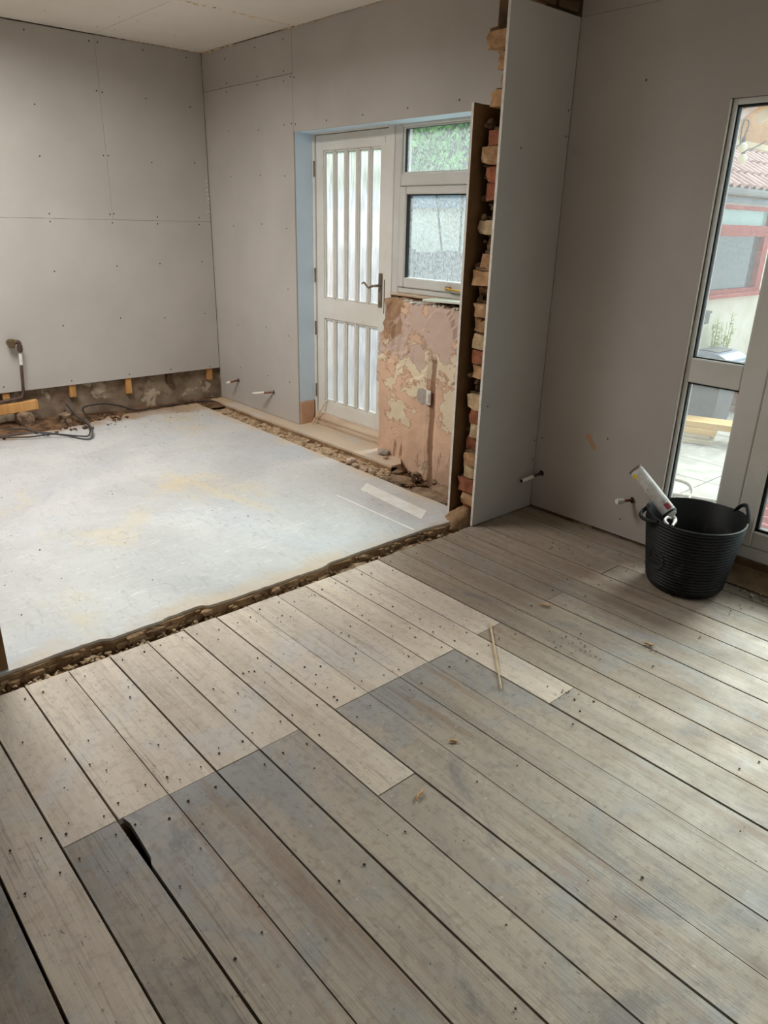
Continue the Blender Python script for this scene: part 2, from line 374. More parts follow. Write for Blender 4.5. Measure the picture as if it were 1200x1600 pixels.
def glass_mat(name, tint, transp, transl, gloss, stretch=(1, 1, 1), scale=40, refr=0.0, amp=0.1):
    """real pane: clear share, scattering share (dirt or obscure figure), surface reflection"""
    m = bpy.data.materials.new(name)
    m.use_nodes = True
    nt = m.node_tree
    nt.nodes.remove(nt.nodes['Principled BSDF'])
    out = nt.nodes['Material Output']
    t = nt.nodes.new('ShaderNodeBsdfTransparent')
    t.inputs[0].default_value = lin(tint)
    s = nt.nodes.new('ShaderNodeBsdfTranslucent')
    s.inputs[0].default_value = (0.9, 0.92, 0.93, 1)
    n = nz(nt, coords(nt, stretch), scale, 5, 0.6)
    mx = nt.nodes.new('ShaderNodeMixShader')
    nt.links.new(rng(nt, n, 0.3, 0.7, max(0, transl - amp), transl + amp), mx.inputs[0])
    first = t.outputs[0]
    if refr:
        r = nt.nodes.new('ShaderNodeBsdfRefraction')
        r.inputs['Roughness'].default_value = 0.28
        r.inputs['IOR'].default_value = 1.06
        bp = nt.nodes.new('ShaderNodeBump')
        bp.inputs['Strength'].default_value = 0.3
        nt.links.new(n, bp.inputs['Height'])
        nt.links.new(bp.outputs[0], r.inputs['Normal'])
        m0 = nt.nodes.new('ShaderNodeMixShader')
        m0.inputs[0].default_value = refr
        nt.links.new(first, m0.inputs[1])
        nt.links.new(r.outputs[0], m0.inputs[2])
        first = m0.outputs[0]
    nt.links.new(first, mx.inputs[1])
    nt.links.new(s.outputs[0], mx.inputs[2])
    g = nt.nodes.new('ShaderNodeBsdfGlossy')
    g.inputs['Roughness'].default_value = 0.05
    m2 = nt.nodes.new('ShaderNodeMixShader')
    m2.inputs[0].default_value = gloss
    nt.links.new(mx.outputs[0], m2.inputs[1])
    nt.links.new(g.outputs[0], m2.inputs[2])
    nt.links.new(m2.outputs[0], out.inputs[0])
    return m
M['glass'] = glass_mat('dusty_window_glass', (236, 244, 242), 0.9, 0.05, 0.03, scale=160, amp=0.02)
M['rainglass'] = glass_mat('streaked_window_glass', (226, 240, 240), 0.7, 0.09, 0.03, (1, 1, 0.3), 220, 0.0, amp=0.08)
M['obscure'] = glass_mat('obscured_door_glass', (226, 238, 240), 0.4, 0.22, 0.04, (1.4, 1, 0.12), 55, 0.55)

# ------------------------------------------------------------------ mesh helpers
class MB:
    def __init__(self):
        self.v, self.f = [], []
    def add(self, vs, fs):
        n = len(self.v)
        self.v += [tuple(p) for p in vs]
        self.f += [tuple(i + n for i in q) for q in fs]
        return self
    def box(self, x0, x1, y0, y1, z0, z1, c=0.0):
        if c <= 0:
            vs = [(x0, y0, z0), (x1, y0, z0), (x1, y1, z0), (x0, y1, z0), (x0, y0, z1), (x1, y0, z1), (x1, y1, z1), (x0, y1, z1)]
            return self.add(vs, [(0, 3, 2, 1), (4, 5, 6, 7), (0, 1, 5, 4), (1, 2, 6, 5), (2, 3, 7, 6), (3, 0, 4, 7)])
        # chamfered box: hull of 24 points
        bm = bmesh.new()
        bmesh.ops.create_cube(bm, size=1.0)
        for p in bm.verts:
            p.co = Vector(((x0 + x1) / 2 + p.co.x * (x1 - x0), (y0 + y1) / 2 + p.co.y * (y1 - y0), (z0 + z1) / 2 + p.co.z * (z1 - z0)))
        c = min(c, 0.45 * min(x1 - x0, y1 - y0, z1 - z0))
        bmesh.ops.bevel(bm, geom=list(bm.edges), offset=c, segments=1, affect='EDGES', profile=0.5)
        self.bm(bm)
        return self
    def bm(self, bm):
        bm.verts.index_update()
        self.add([p.co[:] for p in bm.verts], [[q.index for q in f.verts] for f in bm.faces])
        bm.free()
        return self
    def tube(self, pts, r, seg=8, cap=True):
        pts = [Vector(p) for p in pts]
        rs = r if isinstance(r, (list, tuple)) else [r] * len(pts)
        n = len(pts)
        vs, fs = [], []
        up = None
        for i, p in enumerate(pts):
            t = (pts[min(i + 1, n - 1)] - pts[max(i - 1, 0)]).normalized()
            if up is None:
                a = Vector((0, 0, 1)) if abs(t.z) < 0.9 else Vector((1, 0, 0))
                u = t.cross(a).normalized()
            else:
                u = (up - t * up.dot(t)).normalized()
            up = u
            w = t.cross(u)
            for k in range(seg):
                an = 2 * pi * k / seg
                vs.append(p + (u * cos(an) + w * sin(an)) * rs[i])
        for i in range(n - 1):
            for k in range(seg):
                k2 = (k + 1) % seg
                fs.append((i * seg + k, i * seg + k2, (i + 1) * seg + k2, (i + 1) * seg + k))
        if cap:
            fs.append(tuple(range(seg))[::-1])
            fs.append(tuple((n - 1) * seg + k for k in range(seg)))
        return self.add(vs, fs)
    def prism(self, poly, axis, a, b):
        """poly of 2D points extruded from a to b along axis ('x': poly=(y,z), 'y': (x,z), 'z': (x,y))"""
        def P(p, h):
            return {'x': (h, p[0], p[1]), 'y': (p[0], h, p[1]), 'z': (p[0], p[1], h)}[axis]
        n = len(poly)
        vs = [P(p, a) for p in poly] + [P(p, b) for p in poly]
        fs = [tuple(range(n))[::-1], tuple(range(n, 2 * n))]
        for i in range(n):
            j = (i + 1) % n
            fs.append((i, j, n + j, n + i))
        return self.add(vs, fs)
    def rock(self, c, s, seed, flat=1.0, sub=1, rough=0.35):
        bm = bmesh.new()
        bmesh.ops.create_icosphere(bm, subdivisions=sub, radius=1.0)
        rr = random.Random(seed)
        ax = Vector((rr.uniform(0.7, 1.3), rr.uniform(0.7, 1.3), flat * rr.uniform(0.7, 1.2)))
        rot = Matrix.Rotation(rr.uniform(0, 6.28), 3, 'Z') @ Matrix.Rotation(rr.uniform(-0.4, 0.4), 3, 'X')
        for p in bm.verts:
            k = 1 + rr.uniform(-rough, rough)
            q = Vector((p.co.x * ax.x, p.co.y * ax.y, p.co.z * ax.z)) * k * s
            p.co = rot @ q + Vector(c)
        return self.bm(bm)
    def lump(self, c, sz, seed, amp=0.25, sub=3, rz=0.0, tilt=(0, 0)):
        bm = bmesh.new()
        bmesh.ops.create_icosphere(bm, subdivisions=sub, radius=1.0)
        rot = Matrix.Rotation(rz, 3, 'Z') @ Matrix.Rotation(tilt[0], 3, 'X') @ Matrix.Rotation(tilt[1], 3, 'Y')
        off = Vector((seed * 3.7, seed * 1.3, seed * 2.1))
        for p in bm.verts:
            q = p.co
            k = 1 + amp * (noise.noise(q * 1.4 + off) + 0.5 * noise.noise(q * 3.1 + off) + 0.3 * noise.noise(q * 7 + off))
            e = [math.copysign(abs(v) ** 0.7, v) for v in q]       # blocky, broken faces
            p.co = rot @ Vector((e[0] * sz[0] * k, e[1] * sz[1] * k, e[2] * sz[2] * k)) + Vector(c)
        return self.bm(bm)
    def build(self, name, mat, parent=None, smooth=False, recalc=True):
        me = bpy.data.meshes.new(name)
        me.from_pydata(self.v, [], self.f)
        if recalc:
            bm = bmesh.new()
            bm.from_mesh(me)
            bmesh.ops.recalc_face_normals(bm, faces=bm.faces)
            bm.to_mesh(me)
            bm.free()
        me.materials.append(M[mat] if isinstance(mat, str) else mat)
        if smooth:
            for p in me.polygons:
                p.use_smooth = True
            try:
                me.set_sharp_from_angle(angle=RAD(40))
            except Exception:
                pass
        o = bpy.data.objects.new(name, me)
        COL.objects.link(o)
        if parent:
            o.parent = parent
        return o

def empty(name, loc=(0, 0, 0), rz=0.0):
    o = bpy.data.objects.new(name, None)
    COL.objects.link(o)
    o.location = loc
    o.rotation_euler = (0, 0, rz)
    o.empty_display_size = 0.1
    return o

def tag(o, label, cat, group=None):
    o['label'] = label
    o['category'] = cat
    if group:
        o['group'] = group
    return o

def struct(name):
    o = empty(name)
    o['kind'] = 'structure'
    return o

def stuff(o):
    o['kind'] = 'stuff'
    return o

def copy_obj(o, parent=None, loc=None):
    c = o.copy()
    COL.objects.link(c)
    c.parent = parent
    if loc is not None:
        c.location = loc
    return c

def N3(x, y, z):
    return noise.noise(Vector((x, y, z)))

def smooth_path(pts, k=4):
    """Catmull-Rom through the points"""
    P = [Vector(p) for p in pts]
    P = [P[0]] + P + [P[-1]]
    out = []
    for i in range(1, len(P) - 2):
        for j in range(k):
            t = j / k
            a, b, c, d = P[i - 1], P[i], P[i + 1], P[i + 2]
            out.append(0.5 * ((2 * b) + (c - a) * t + (2 * a - 5 * b + 4 * c - d) * t * t + (3 * b - a - 3 * c + d) * t ** 3))
    out.append(P[-2])
    return out

SZ = 0.025          # top of the concrete slab
XA, YB, YR, XP, ZC = -5.68, 3.155, 3.24, -2.335, 2.645
BT = 0.0125         # plasterboard thickness

# ================================================================== FLOOR (timber)
floor = struct('floor')
ys = [-1.19, -1.14, -0.995, -0.85, -0.70, -0.555, -0.41, -0.265, -0.10, 0.045, 0.192, 0.338, 0.484, 0.630, 0.777, 0.925, 1.073, 1.219, 1.365, 1.512, 1.657, 1.797, 1.942, 2.088,
      2.233, 2.385, 2.512, 2.655, 2.800, 2.950, 3.093, 3.238]
cuts = {0.045: [], 0.192: [], 0.338: [-1.566], 0.484: [-1.566], 0.630: [-1.564], 0.777: [-1.563], 0.925: [-1.563], 1.073: [-1.184], 1.219: [-1.569],
        1.365: [-1.569], 1.512: [-1.570], 1.657: [-1.569], 1.797: [-1.130], 1.942: [-1.585], 2.385: [-1.583], 2.800: [-1.575]}
gapw = {0.045: .007, 0.192: .008, 0.338: .006, 0.484: .006, 0.630: .004, 0.777: .006, 0.925: .006, 1.073: .0055, 1.219: .006, 1.365: .0025, 1.512: .0035, 1.657: .005, 1.797: .005,
        1.942: .0045, 2.088: .006, 2.233: .0045, 2.385: .004, 2.512: .003, 2.655: .003, 2.800: .007, 2.950: .003, 3.093: .005, 3.238: .004}
XT = -2.345
def floorboard(x0, x1, y0, y1, mat, notch=False):
    n = max(2, int((x1 - x0) / 0.5))
    lo, hi = [], []
    for i in range(n + 1):
        x = x0 + (x1 - x0) * i / n
        lo.append((x, y0 + 0.0012 * N3(x * 2, y0 * 9, 1)))
        hi.append((x, y1 + 0.0012 * N3(x * 2, y1 * 9, 5)))
    if notch:   # the broken arris with a dark hole
        lo = [(x0, y0 + 0.010), (x0 + 0.03, y0 + 0.017), (x0 + 0.10, y0 + 0.014), (x0 + 0.17, y0 + 0.010), (x0 + 0.19, y0 + 0.002)] + [p for p in lo if p[0] > x0 + 0.25]
    poly = lo + hi[::-1]
    bm = bmesh.new()
    dz = rnd.uniform(-0.0015, 0.0015)
    top = [bm.verts.new((p[0], p[1], dz)) for p in poly]
    f = bm.faces.new(top)
    r = bmesh.ops.inset_region(bm, faces=[f], thickness=0.0018, depth=0)
    outer = [v for v in top]
    for v in outer:
        v.co.z = dz - 0.002
    bot = [bm.verts.new((p[0], p[1], -0.022)) for p in poly]
    k = len(poly)
    for i in range(k):
        j = (i + 1) % k
        bm.faces.new((top[i], top[j], bot[j], bot[i]))
    return MB().bm(bm).build('floorboard', mat, floor)
for i in range(len(ys) - 1):
    y0, y1 = ys[i], ys[i + 1]
    ex = 0.0008 if y0 > 1.75 else 0.0
    g0, g1 = gapw.get(y0, .005) / 2 + ex, gapw.get(y1, .005) / 2 + ex
    xs = [XT] + cuts.get(y0, [] if y0 > 0.3 else ([-1.2 + 0.9 * (i % 3)] if y0 < -0.05 else [])) + [2.59]
    # a further run of end joints behind the camera
    if i % 2:
        xs.insert(-1, 1.3 + 0.2 * (i % 5))
    for k in range(len(xs) - 1):
        pale = k == 0 and xs[0] == XT and (0.2 < y0 < 1.95) and len(xs) > 2
        mat = 'floor_pale' if pale else ('floor_grey' if y0 < 1.9 else 'floor_mid')
        if y0 == 0.192:
            mat = 'floor_pale'
        a = xs[k] + (0.0 if k == 0 else 0.0015)
        b = xs[k + 1] - 0.0015
        if k == 0:
            a += rnd.uniform(-0.006, 0.006)
        floorboard(a, b, y0 + g0, y1 - g1, mat, notch=(y0 == 0.484 and k == 1))

# nail heads and old screw holes
mb = MB()
def disc(mb, x, y, r, z=0.0006):
    n = 7
    vs = [(x + r * cos(2 * pi * k / n), y + r * rnd.uniform(0.7, 1.1) * sin(2 * pi * k / n), z) for k in range(n)]
    vs += [(x + 0.8 * r * cos(2 * pi * k / n), y + 0.8 * r * sin(2 * pi * k / n), z + 0.0016) for k in range(n)]
    mb.add(vs, [tuple(range(n, 2 * n))] + [(k, (k + 1) % n, n + (k + 1) % n, n + k) for k in range(n)])
for i in range(8, len(ys) - 1):
    y0, y1 = ys[i], ys[i + 1]
    for xj in (-2.27, -1.62, -1.50, -1.02, -0.55, -0.1):
        for t in (0.22, 0.78):
            if rnd.random() < (0.8 if xj < -1.4 else 0.22) * (1.0 if y0 < 1.9 else 0.6):
                disc(mb, xj + rnd.uniform(-.02, .02), y0 + (y1 - y0) * t + rnd.uniform(-.012, .012), rnd.uniform(.0028, .0045), 0.0012)
    if 0.3 < y0 < 2.0:
        for _ in range(8 if 1.0 < y0 < 1.8 else 3):
            disc(mb, rnd.uniform(-2.25, -1.6), rnd.uniform(y0 + .015, y1 - .015), rnd.uniform(.002, .0042), 0.0012)
stuff(mb.build('nail_heads', 'nail', floor))
# bearers and earth below the boards
mb = MB()
mb.box(-5.9, 2.7, -1.3, 3.6, -0.16, -0.13)
mb.build('subfloor_earth', 'void', floor)
for x in (-2.30, -1.585, -1.2, -0.4, 0.4, 1.2, 2.0):
    MB().box(x - 0.03, x + 0.03, -1.18, 3.23, -0.12, -0.0235).build('joist', 'oldtimber', floor)

# ================================================================== CONCRETE SLAB and its trench
slab = struct('floor_slab')
def thr(y):
    base = -2.420 + 0.022 * N3(y * 1.3, 0, 3) + 0.010 * N3(y * 7, 0, 9) + 0.004 * N3(y * 30, 1, 2)
    def st(a, w_):
        t = max(0.0, min(1.0, (y - a) / w_))
        return t * t * (3 - 2 * t)
    return base - 0.018 + 0.022 * st(0.78, 0.04) - 0.012 * st(1.02, 0.03) + 0.026 * st(1.19, 0.03) - 0.02 * st(1.78, 0.10) - 0.008 * st(2.2, 0.2)
def yedge(x):
    return 2.86 - 0.02 * (x + 5.3) * 0.9 + 0.012 * N3(x * 4, 3, 0) + 0.006 * N3(x * 16, 7, 0)
right = [(thr(-1.18 + k * 0.02), -1.18 + k * 0.02) for k in range(int((2.80 + 1.18) / 0.02))]
top_e = [(x / 100.0, yedge(x / 100.0)) for x in range(-250, -566, -4)]
poly = [(-5.60, -1.18)] + right + top_e + [(-5.60, 2.86)]
MB().prism(poly, 'z', SZ - 0.012, SZ).build('screed', 'slab', slab)
MB().prism([(p[0] - (0.014 if abs(p[1]) < 9 and p[0] > -2.6 else 0.0), p[1]) for p in poly], 'z', -0.12, SZ - 0.0122).build('screed_base', 'slabedge', slab)
# ragged brown edge of the sub-base under the screed
edge = [(p[0] + 0.004 + 0.030 * max(0, N3(p[1] * 6, 2, 4)) + 0.014 * abs(N3(p[1] * 24, 5, 4)), p[1]) for p in right]
inner = [(p[0] - 0.06, p[1]) for p in right]
MB().prism(edge + inner[::-1], 'z', -0.12, SZ - 0.0125).build('sub_base_edge', 'slabedge', slab)
# strip of slab along the door wall
sy = [(x / 100.0, 3.035 + 0.012 * N3(x * 0.05, 1, 1) + 0.006 * N3(x * 0.2, 1, 3)) for x in range(-566, -328, 4)]
poly = sy + [(-3.30, 3.12), (-3.38, 3.19), (-3.62, 3.19), (-3.62, 3.40), (-4.52, 3.40), (-4.52, 3.18), (-5.66, 3.18)]
MB().prism(poly, 'z', -0.12, SZ + 0.004).build('screed_strip', 'slab', slab)
MB().prism([(p[0], p[1] - 0.004) for p in sy] + [(p[0], p[1] + 0.05) for p in sy[::-1]], 'z', -0.12, SZ - 0.010).build('strip_edge', 'slabedge', slab)
# painted skirting line and primer patch left on the screed
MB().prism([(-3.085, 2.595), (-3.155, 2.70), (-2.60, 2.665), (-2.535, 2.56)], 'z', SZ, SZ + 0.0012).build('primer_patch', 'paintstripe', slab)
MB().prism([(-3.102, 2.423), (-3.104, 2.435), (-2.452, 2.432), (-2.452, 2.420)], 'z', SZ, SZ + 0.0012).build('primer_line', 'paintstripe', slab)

def scatter(mb, n, fx, fy, z, s0, s1, flat=0.7, sub=1):
    for k in range(n):
        x, y = fx(), fy()
        if callable(y):
            y = y(x)
        s = rnd.uniform(s0, s1) ** 1.0
        mb.rock((x, y, z + s * 0.3 * flat), s, rnd.random() * 1e6, flat, sub)
# trench rubble between boards and slab
mb = MB()
n = 130
pts = [(-2.44 + 0.10 * j / 6, -1.18 + i * 0.03) for i in range(n + 2) for j in range(7)]
mb.add([(p[0], p[1], -0.040 + 0.022 * N3(p[0] * 14, p[1] * 9, 2) + 0.012 * N3(p[0] * 40, p[1] * 40, 5) + 0.012 * max(0, min(1.2, p[1] - 0.8))) for p in pts],
       [(i * 7 + j, i * 7 + j + 1, (i + 1) * 7 + j + 1, (i + 1) * 7 + j) for i in range(n + 1) for j in range(6)])
trench = mb.build('trench_rubble', 'trenchdust', slab, smooth=True, recalc=False)
stuff(trench)
mb = MB()
scatter(mb, 520, lambda: rnd.uniform(-2.415, -2.345), lambda: rnd.uniform(0.3, 2.75), -0.024, 0.002, 0.012)
stuff(mb.build('trench_crumbs', 'rubble', slab))
# knobbly broken edge of the slab
for mt, nn in (('slabedge', 150), ('trenchdust', 90)):
    mb = MB()
    for k in range(nn):
        y = rnd.uniform(0.3, 2.75)
        sz = rnd.uniform(0.008, 0.024)
        mb.lump((thr(y) + rnd.uniform(-0.004, 0.016), y, rnd.uniform(-0.035, SZ - 0.014 - sz * 0.4)), (sz * 0.7, sz * rnd.uniform(0.8, 1.8), sz * 0.6), k * 1.7 + nn, 0.4, 1, rnd.uniform(-0.4, 0.4))
    stuff(mb.build('broken_edge', mt, slab))
# strip of crushed plaster along the door wall
mb = MB()
n = 80
pts = [(-5.68 + i * 0.03, 2.82 + j * 0.04) for i in range(n) for j in range(7)]
mb.add([(p[0], p[1], -0.010 + 0.016 * N3(p[0] * 9, p[1] * 9, 2) + 0.012 * N3(p[0] * 30, p[1] * 30, 5)) for p in pts],
       [(i * 7 + j, (i + 1) * 7 + j, (i + 1) * 7 + j + 1, i * 7 + j + 1) for i in range(n - 1) for j in range(6)])
stuff(mb.build('crushed_plaster', 'rubble', slab, smooth=True, recalc=False))
mb = MB()
scatter(mb, 420, lambda: rnd.uniform(-5.3, -3.25), lambda: rnd.triangular(2.86, 3.05, 2.93), -0.012, 0.004, 0.022)
stuff(mb.build('plaster_crumbs', 'rubble', slab))
# broken pit by the window wall
mb = MB()
n = 30
pts = [(-3.36 + i * 0.03, 2.80 + j * 0.03) for i in range(n) for j in range(14)]
def pit(p):
    d = math.hypot((p[0] + 3.12) / 0.16, (p[1] - 3.13) / 0.12)
    return -0.055 - 0.06 * max(0, 1 - d) + 0.025 * N3(p[0] * 7, p[1] * 7, 2) + 0.012 * N3(p[0] * 25, p[1] * 25, 5)
mb.add([(p[0], p[1], pit(p)) for p in pts], [(i * 14 + j, (i + 1) * 14 + j, (i + 1) * 14 + j + 1, i * 14 + j + 1) for i in range(n - 1) for j in range(13)])
stuff(mb.build('pit_earth', 'pitearth', slab, smooth=True, recalc=False))
mb = MB()
scatter(mb, 260, lambda: rnd.uniform(-3.3, -2.55), lambda: rnd.uniform(2.86, 3.17), -0.045, 0.004, 0.02)
stuff(mb.build('pit_crumbs', 'rubbledark', slab))
for k, (x, y, sz) in enumerate([(-3.24, 2.90, .03), (-3.30, 3.08, .045), (-3.29, 3.02, .04), (-3.33, 3.13, .045), (-3.20, 3.16, .03), (-3.02, 3.15, .025), (-3.10, 2.90, .03), (-2.70, 2.88, .028), (-2.60, 3.12, .03), (-2.88, 3.12, .02), (-3.38, 3.16, .035)]):
    MB().lump((x, y, -0.030), (sz, sz * 0.8, sz * 0.6), 400 + k, 0.35, 2, k * 1.1).build('broken_stone', 'flag', slab)
for k, (x, y, z, sx, sy, h_, rz, tl) in enumerate([
        (-3.20, 2.985, -0.030, .105, .050, .022, 0.75, (.25, .1)), (-2.80, 2.965, -0.035, .20, .055, .024, 0.05, (.12, .05)), (-2.86, 3.075, -0.025, .13, .045, .020, -0.1, (.1, -.1)),
        (-2.66, 3.10, -0.030, .10, .06, .022, 0.2, (.05, .1)), (-2.78, 2.875, -0.055, .14, .03, .018, -0.05, (.3, 0)), (-3.02, 2.915, -0.045, .07, .03, .02, 0.4, (.3, .2))]):
    MB().lump((x, y, z), (sx, sy, h_), 60 + k, 0.30, 3, rz, tl).build('broken_flag', 'flag', slab)
MB().box(-5.70, -3.34, 2.80, 3.08, -0.12, -0.034).build('rubble_bed', 'rubbledark', slab)
# earth bank at the foot of the back wall
mb = MB()
n = 66
pts = [(XA - 0.08 + j * 0.045, 1.15 + i * 0.03) for i in range(n) for j in range(9)]
def bank(p):
    t = (p[0] - (XA - 0.08)) / 0.36
    lft = max(0.0, min(1.0, (2.15 - p[1]) / 0.5))
    h = (0.015 + 0.035 * lft) * max(0, 1 - t) ** 0.7
    return SZ - 0.012 + h + (0.012 + 0.012 * lft) * (1 - t) * N3(p[0] * 12, p[1] * 12, 2) + 0.010 * (1 - t) * N3(p[0] * 35, p[1] * 35, 8)
mb.add([(p[0], p[1], bank(p)) for p in pts], [(i * 9 + j, (i + 1) * 9 + j, (i + 1) * 9 + j + 1, i * 9 + j + 1) for i in range(n - 1) for j in range(8)])
stuff(mb.build('earth_bank', 'rubbledark', slab, smooth=True, recalc=False))
mb = MB()
scatter(mb, 240, lambda: XA - 0.02 + abs(rnd.gauss(0, 0.13)), lambda: rnd.uniform(1.2, 2.2), SZ + 0.004, 0.003, 0.018)
scatter(mb, 90, lambda: XA - 0.02 + abs(rnd.gauss(0, 0.07)), lambda: rnd.uniform(2.2, 3.1), SZ, 0.003, 0.010)
stuff(mb.build('earth_crumbs', 'rubbledark', slab))
MB().box(-5.9, -5.55, -1.2, 3.2, -0.12, SZ - 0.02).build('footing', 'slabedge', slab)

# ================================================================== WALL LEFT (back of the removed kitchen)
def screws(parent, pts, mk, r=0.0055):
    mb = MB()
    for (a, b) in pts:
        vs = []
        for rr, h in ((1.0, 0.0), (0.75, 0.0012)):
            for k in range(6):
                vs.append(mk(a + r * rr * cos(k * pi / 3), b + r * rr * sin(k * pi / 3), h + 0.0003))
        mb.add(vs, [(6, 7, 8, 9, 10, 11)] + [(k, (k + 1) % 6, 6 + (k + 1) % 6, 6 + k) for k in range(6)])
    return stuff(mb.build('screw_heads', 'screw', parent))
def pbx(parent, x, y0, y1, z0, z1, mat='board', t=BT):      # board facing +x
    return MB().box(x - t, x, y0, y1, z0, z1, 0.0007).build('plasterboard', mat, parent)
def pby(parent, y, x0, x1, z0, z1, mat='board', t=BT):      # board facing -y
    return MB().box(x0, x1, y, y + t, z0, z1, 0.0007).build('plasterboard', mat, parent)
wl = struct('wall_left')
MB().box(-5.98, -5.735, -1.25, 3.45, -0.1, 2.72).build('masonry', 'masonry', wl)
pbx(wl, XA, 2.3445, 3.152, 1.4680, ZC - 0.004)
pbx(wl, XA, -0.06, 2.3432, 1.4680, ZC - 0.006)
pbx(wl, XA, -1.2, -0.063, 1.4685, ZC - 0.006)
pbx(wl, XA, 0.75, 3.152, 0.287, 1.4666)
pbx(wl, XA, -1.2, 0.747, 0.287, 1.4655)
for yb, zb in ((-0.3, .2), (0.1, .2), (0.5, .2), (0.97, .22), (1.415, 0.235), (1.890, 0.190), (2.333, 0.160), (2.692, 0.195), (3.063, 0.188)):
    MB().box(-5.734, XA - BT, yb - 0.024, yb + 0.024, zb, 2.6, 0.002).build('batten', 'batten' if abs(yb - 2.692) > .01 else 'oldtimber', wl)
SA = [(1.887, 2.598), (2.307, 2.598), (2.365, 2.599), (2.691, 2.6), (3.03, 2.6), (1.891, 2.174), (2.322, 2.302), (2.363, 2.298), (2.682, 2.294), (3.035, 2.277), (1.878, 1.861), (2.322, 1.895), (2.358, 1.897), (2.686, 1.873), (3.041, 1.891), (1.889, 1.497), (1.887, 1.446), (2.324, 1.504), (2.352, 1.508), (2.335, 1.446), (2.694, 1.493), (2.69, 1.444), (3.049, 1.497), (3.045, 1.446), (1.87, 1.113), (2.335, 1.14), (2.682, 1.153), (3.051, 1.162), (1.879, 0.73), (2.319, 0.758), (2.684, 0.737), (3.043, 0.75), (1.406, 0.33), (1.886, 0.319), (2.34, 0.317), (2.698, 0.32), (3.063, 0.305)]
screws(wl, SA, lambda a, b, h: (XA + h, a, b))
mb = MB()
for k in range(10):     # filler smears up the corner
    z = 1.48 + 0.032 * k
    mb.rock((XA + 0.001, 3.143 - 0.008 * rnd.random(), z), 0.011, k * 7 + 1, 1.0)
mb.v = [(XA + 0.0003 + max(0, v[0] - XA) * 0.15, v[1], v[2]) for v in mb.v]
stuff(mb.build('corner_filler', 'smear', wl))

# ================================================================== WALL BACK (door and window wall)
wb = struct('wall_back')
MB().box(-5.75, -4.502, YB + 0.02, 3.42, -0.1, 2.72).build('masonry', 'masonry', wb)
MB().box(-4.502, -2.49, YB + 0.02, 3.42, 2.062, 2.72).build('lintel', 'masonry', wb)
pby(wb, YB, XA + 0.001, -4.4995, 0.032, 2.386)
pby(wb, YB, XA + 0.001, -4.5005, 2.389, ZC - 0.004)
pby(wb, YB, -4.4975, -2.43, 2.046, ZC - 0.004)
SB = [(-5.335, 2.412), (-5.339, 2.358), (-5.341, 2.568), (-4.936, 2.588), (-4.596, 2.591), (-4.918, 2.412), (-4.921, 2.361), (-4.598, 2.41), (-4.601, 2.352), (-4.52, 2.37), (-4.48, 2.362), (-5.332, 2.102), (-4.925, 2.085), (-4.605, 2.095), (-4.52, 2.097), (-4.475, 2.091), (-5.334, 1.793), (-4.922, 1.792), (-4.613, 1.78), (-5.332, 1.443), (-4.928, 1.464), (-4.605, 1.44), (-5.339, 0.686), (-4.917, 0.719), (-4.614, 0.688), (-5.325, 0.342), (-4.915, 0.34), (-4.614, 0.339), (-4.134, 2.089), (-3.777, 2.093), (-3.383, 2.097), (-2.987, 2.103), (-4.607, 1.025)]
screws(wb, SB, lambda a, b, h: (a, YB - h, b))
MB().box(-4.512, -4.4995, YB + BT, 3.33, 0.205, 2.06).build('reveal_paint', 'bluepaint', wb)
MB().box(-4.512, -4.492, YB + BT + 0.002, 3.30, 0.02, 0.203, 0.004).build('reveal_plaster', 'pinkplaster', wb)
MB().box(-4.50, -2.50, YB + BT, 3.40, 2.047, 2.061).build('soffit', 'bluepaint', wb)

# crumbling low wall under the window: jagged crest, layered plaster
mb = MB()
NX, NZ = 56, 52
X0, X1, Y0 = -3.615, -2.52, 3.19
def crest(x):
    return 1.045 - 0.022 * (x - X0) / 1.1 + 0.016 * N3(x * 9, 2, 0) + 0.012 * N3(x * 30, 5, 1)
def face(x, z, edge):
    d = 0.010 * N3(x * 3, z * 3, 1) + 0.004 * N3(x * 14, z * 14, 4)
    # skim missing: stepped layers
    lay = N3(x * 3.4 + 4, z * 3.4, 8)
    if z > 0.60 + 0.10 * N3(x * 5, 0, 3):
        d += 0.012 if lay > -0.05 else 0.0
    if x < -3.35 and z > 0.72 + 0.08 * N3(x * 9, z * 9, 3):
        d += 0.018 + 0.012 * N3(x * 22, z * 22, 2)
    ch = abs(x + 3.115 - 0.02 * N3(z * 4, 0, 2))        # chased cable groove
    if ch < 0.035 and z < 0.72:
        d += 0.016 * (1 - ch / 0.035) ** 0.5
    return Y0 + d
vs, fs = [], []
for i in range(NX + 1):
    x = X0 + (X1 - X0) * i / NX
    c = crest(x)
    for k in range(NZ + 1):
        z = -0.10 + (c + 0.10) * k / NZ
        xx = x
        if i == 0:
            xx = x + 0.014 * N3(z * 7, 1, 1) + 0.010 * N3(z * 22, 4, 1) - (0.025 if 0.50 < z < 0.83 else 0.0) + (0.02 if z > 0.9 else 0)
        vs.append((xx, face(x, z, 0), z))
    for y, zz in ((3.23, c + 0.010 * N3(x * 20, 3, 3)), (3.30, c + 0.006 + 0.008 * N3(x * 22, 6, 3)), (3.40, c - 0.01)):
        vs.append((x + (0.02 if i == 0 else 0), y, zz))
    vs.append((x, 3.40, -0.1))
ST = NZ + 5
for i in range(NX):
    for k in range(ST - 1):
        a = i * ST + k
        fs.append((a, a + ST, a + ST + 1, a + 1))
fs.append(tuple(range(ST)))
fs.append(tuple(NX * ST + k for k in range(ST))[::-1])
mb.add(vs, fs)
low = mb.build('under_window_wall', 'oldplaster', wb)
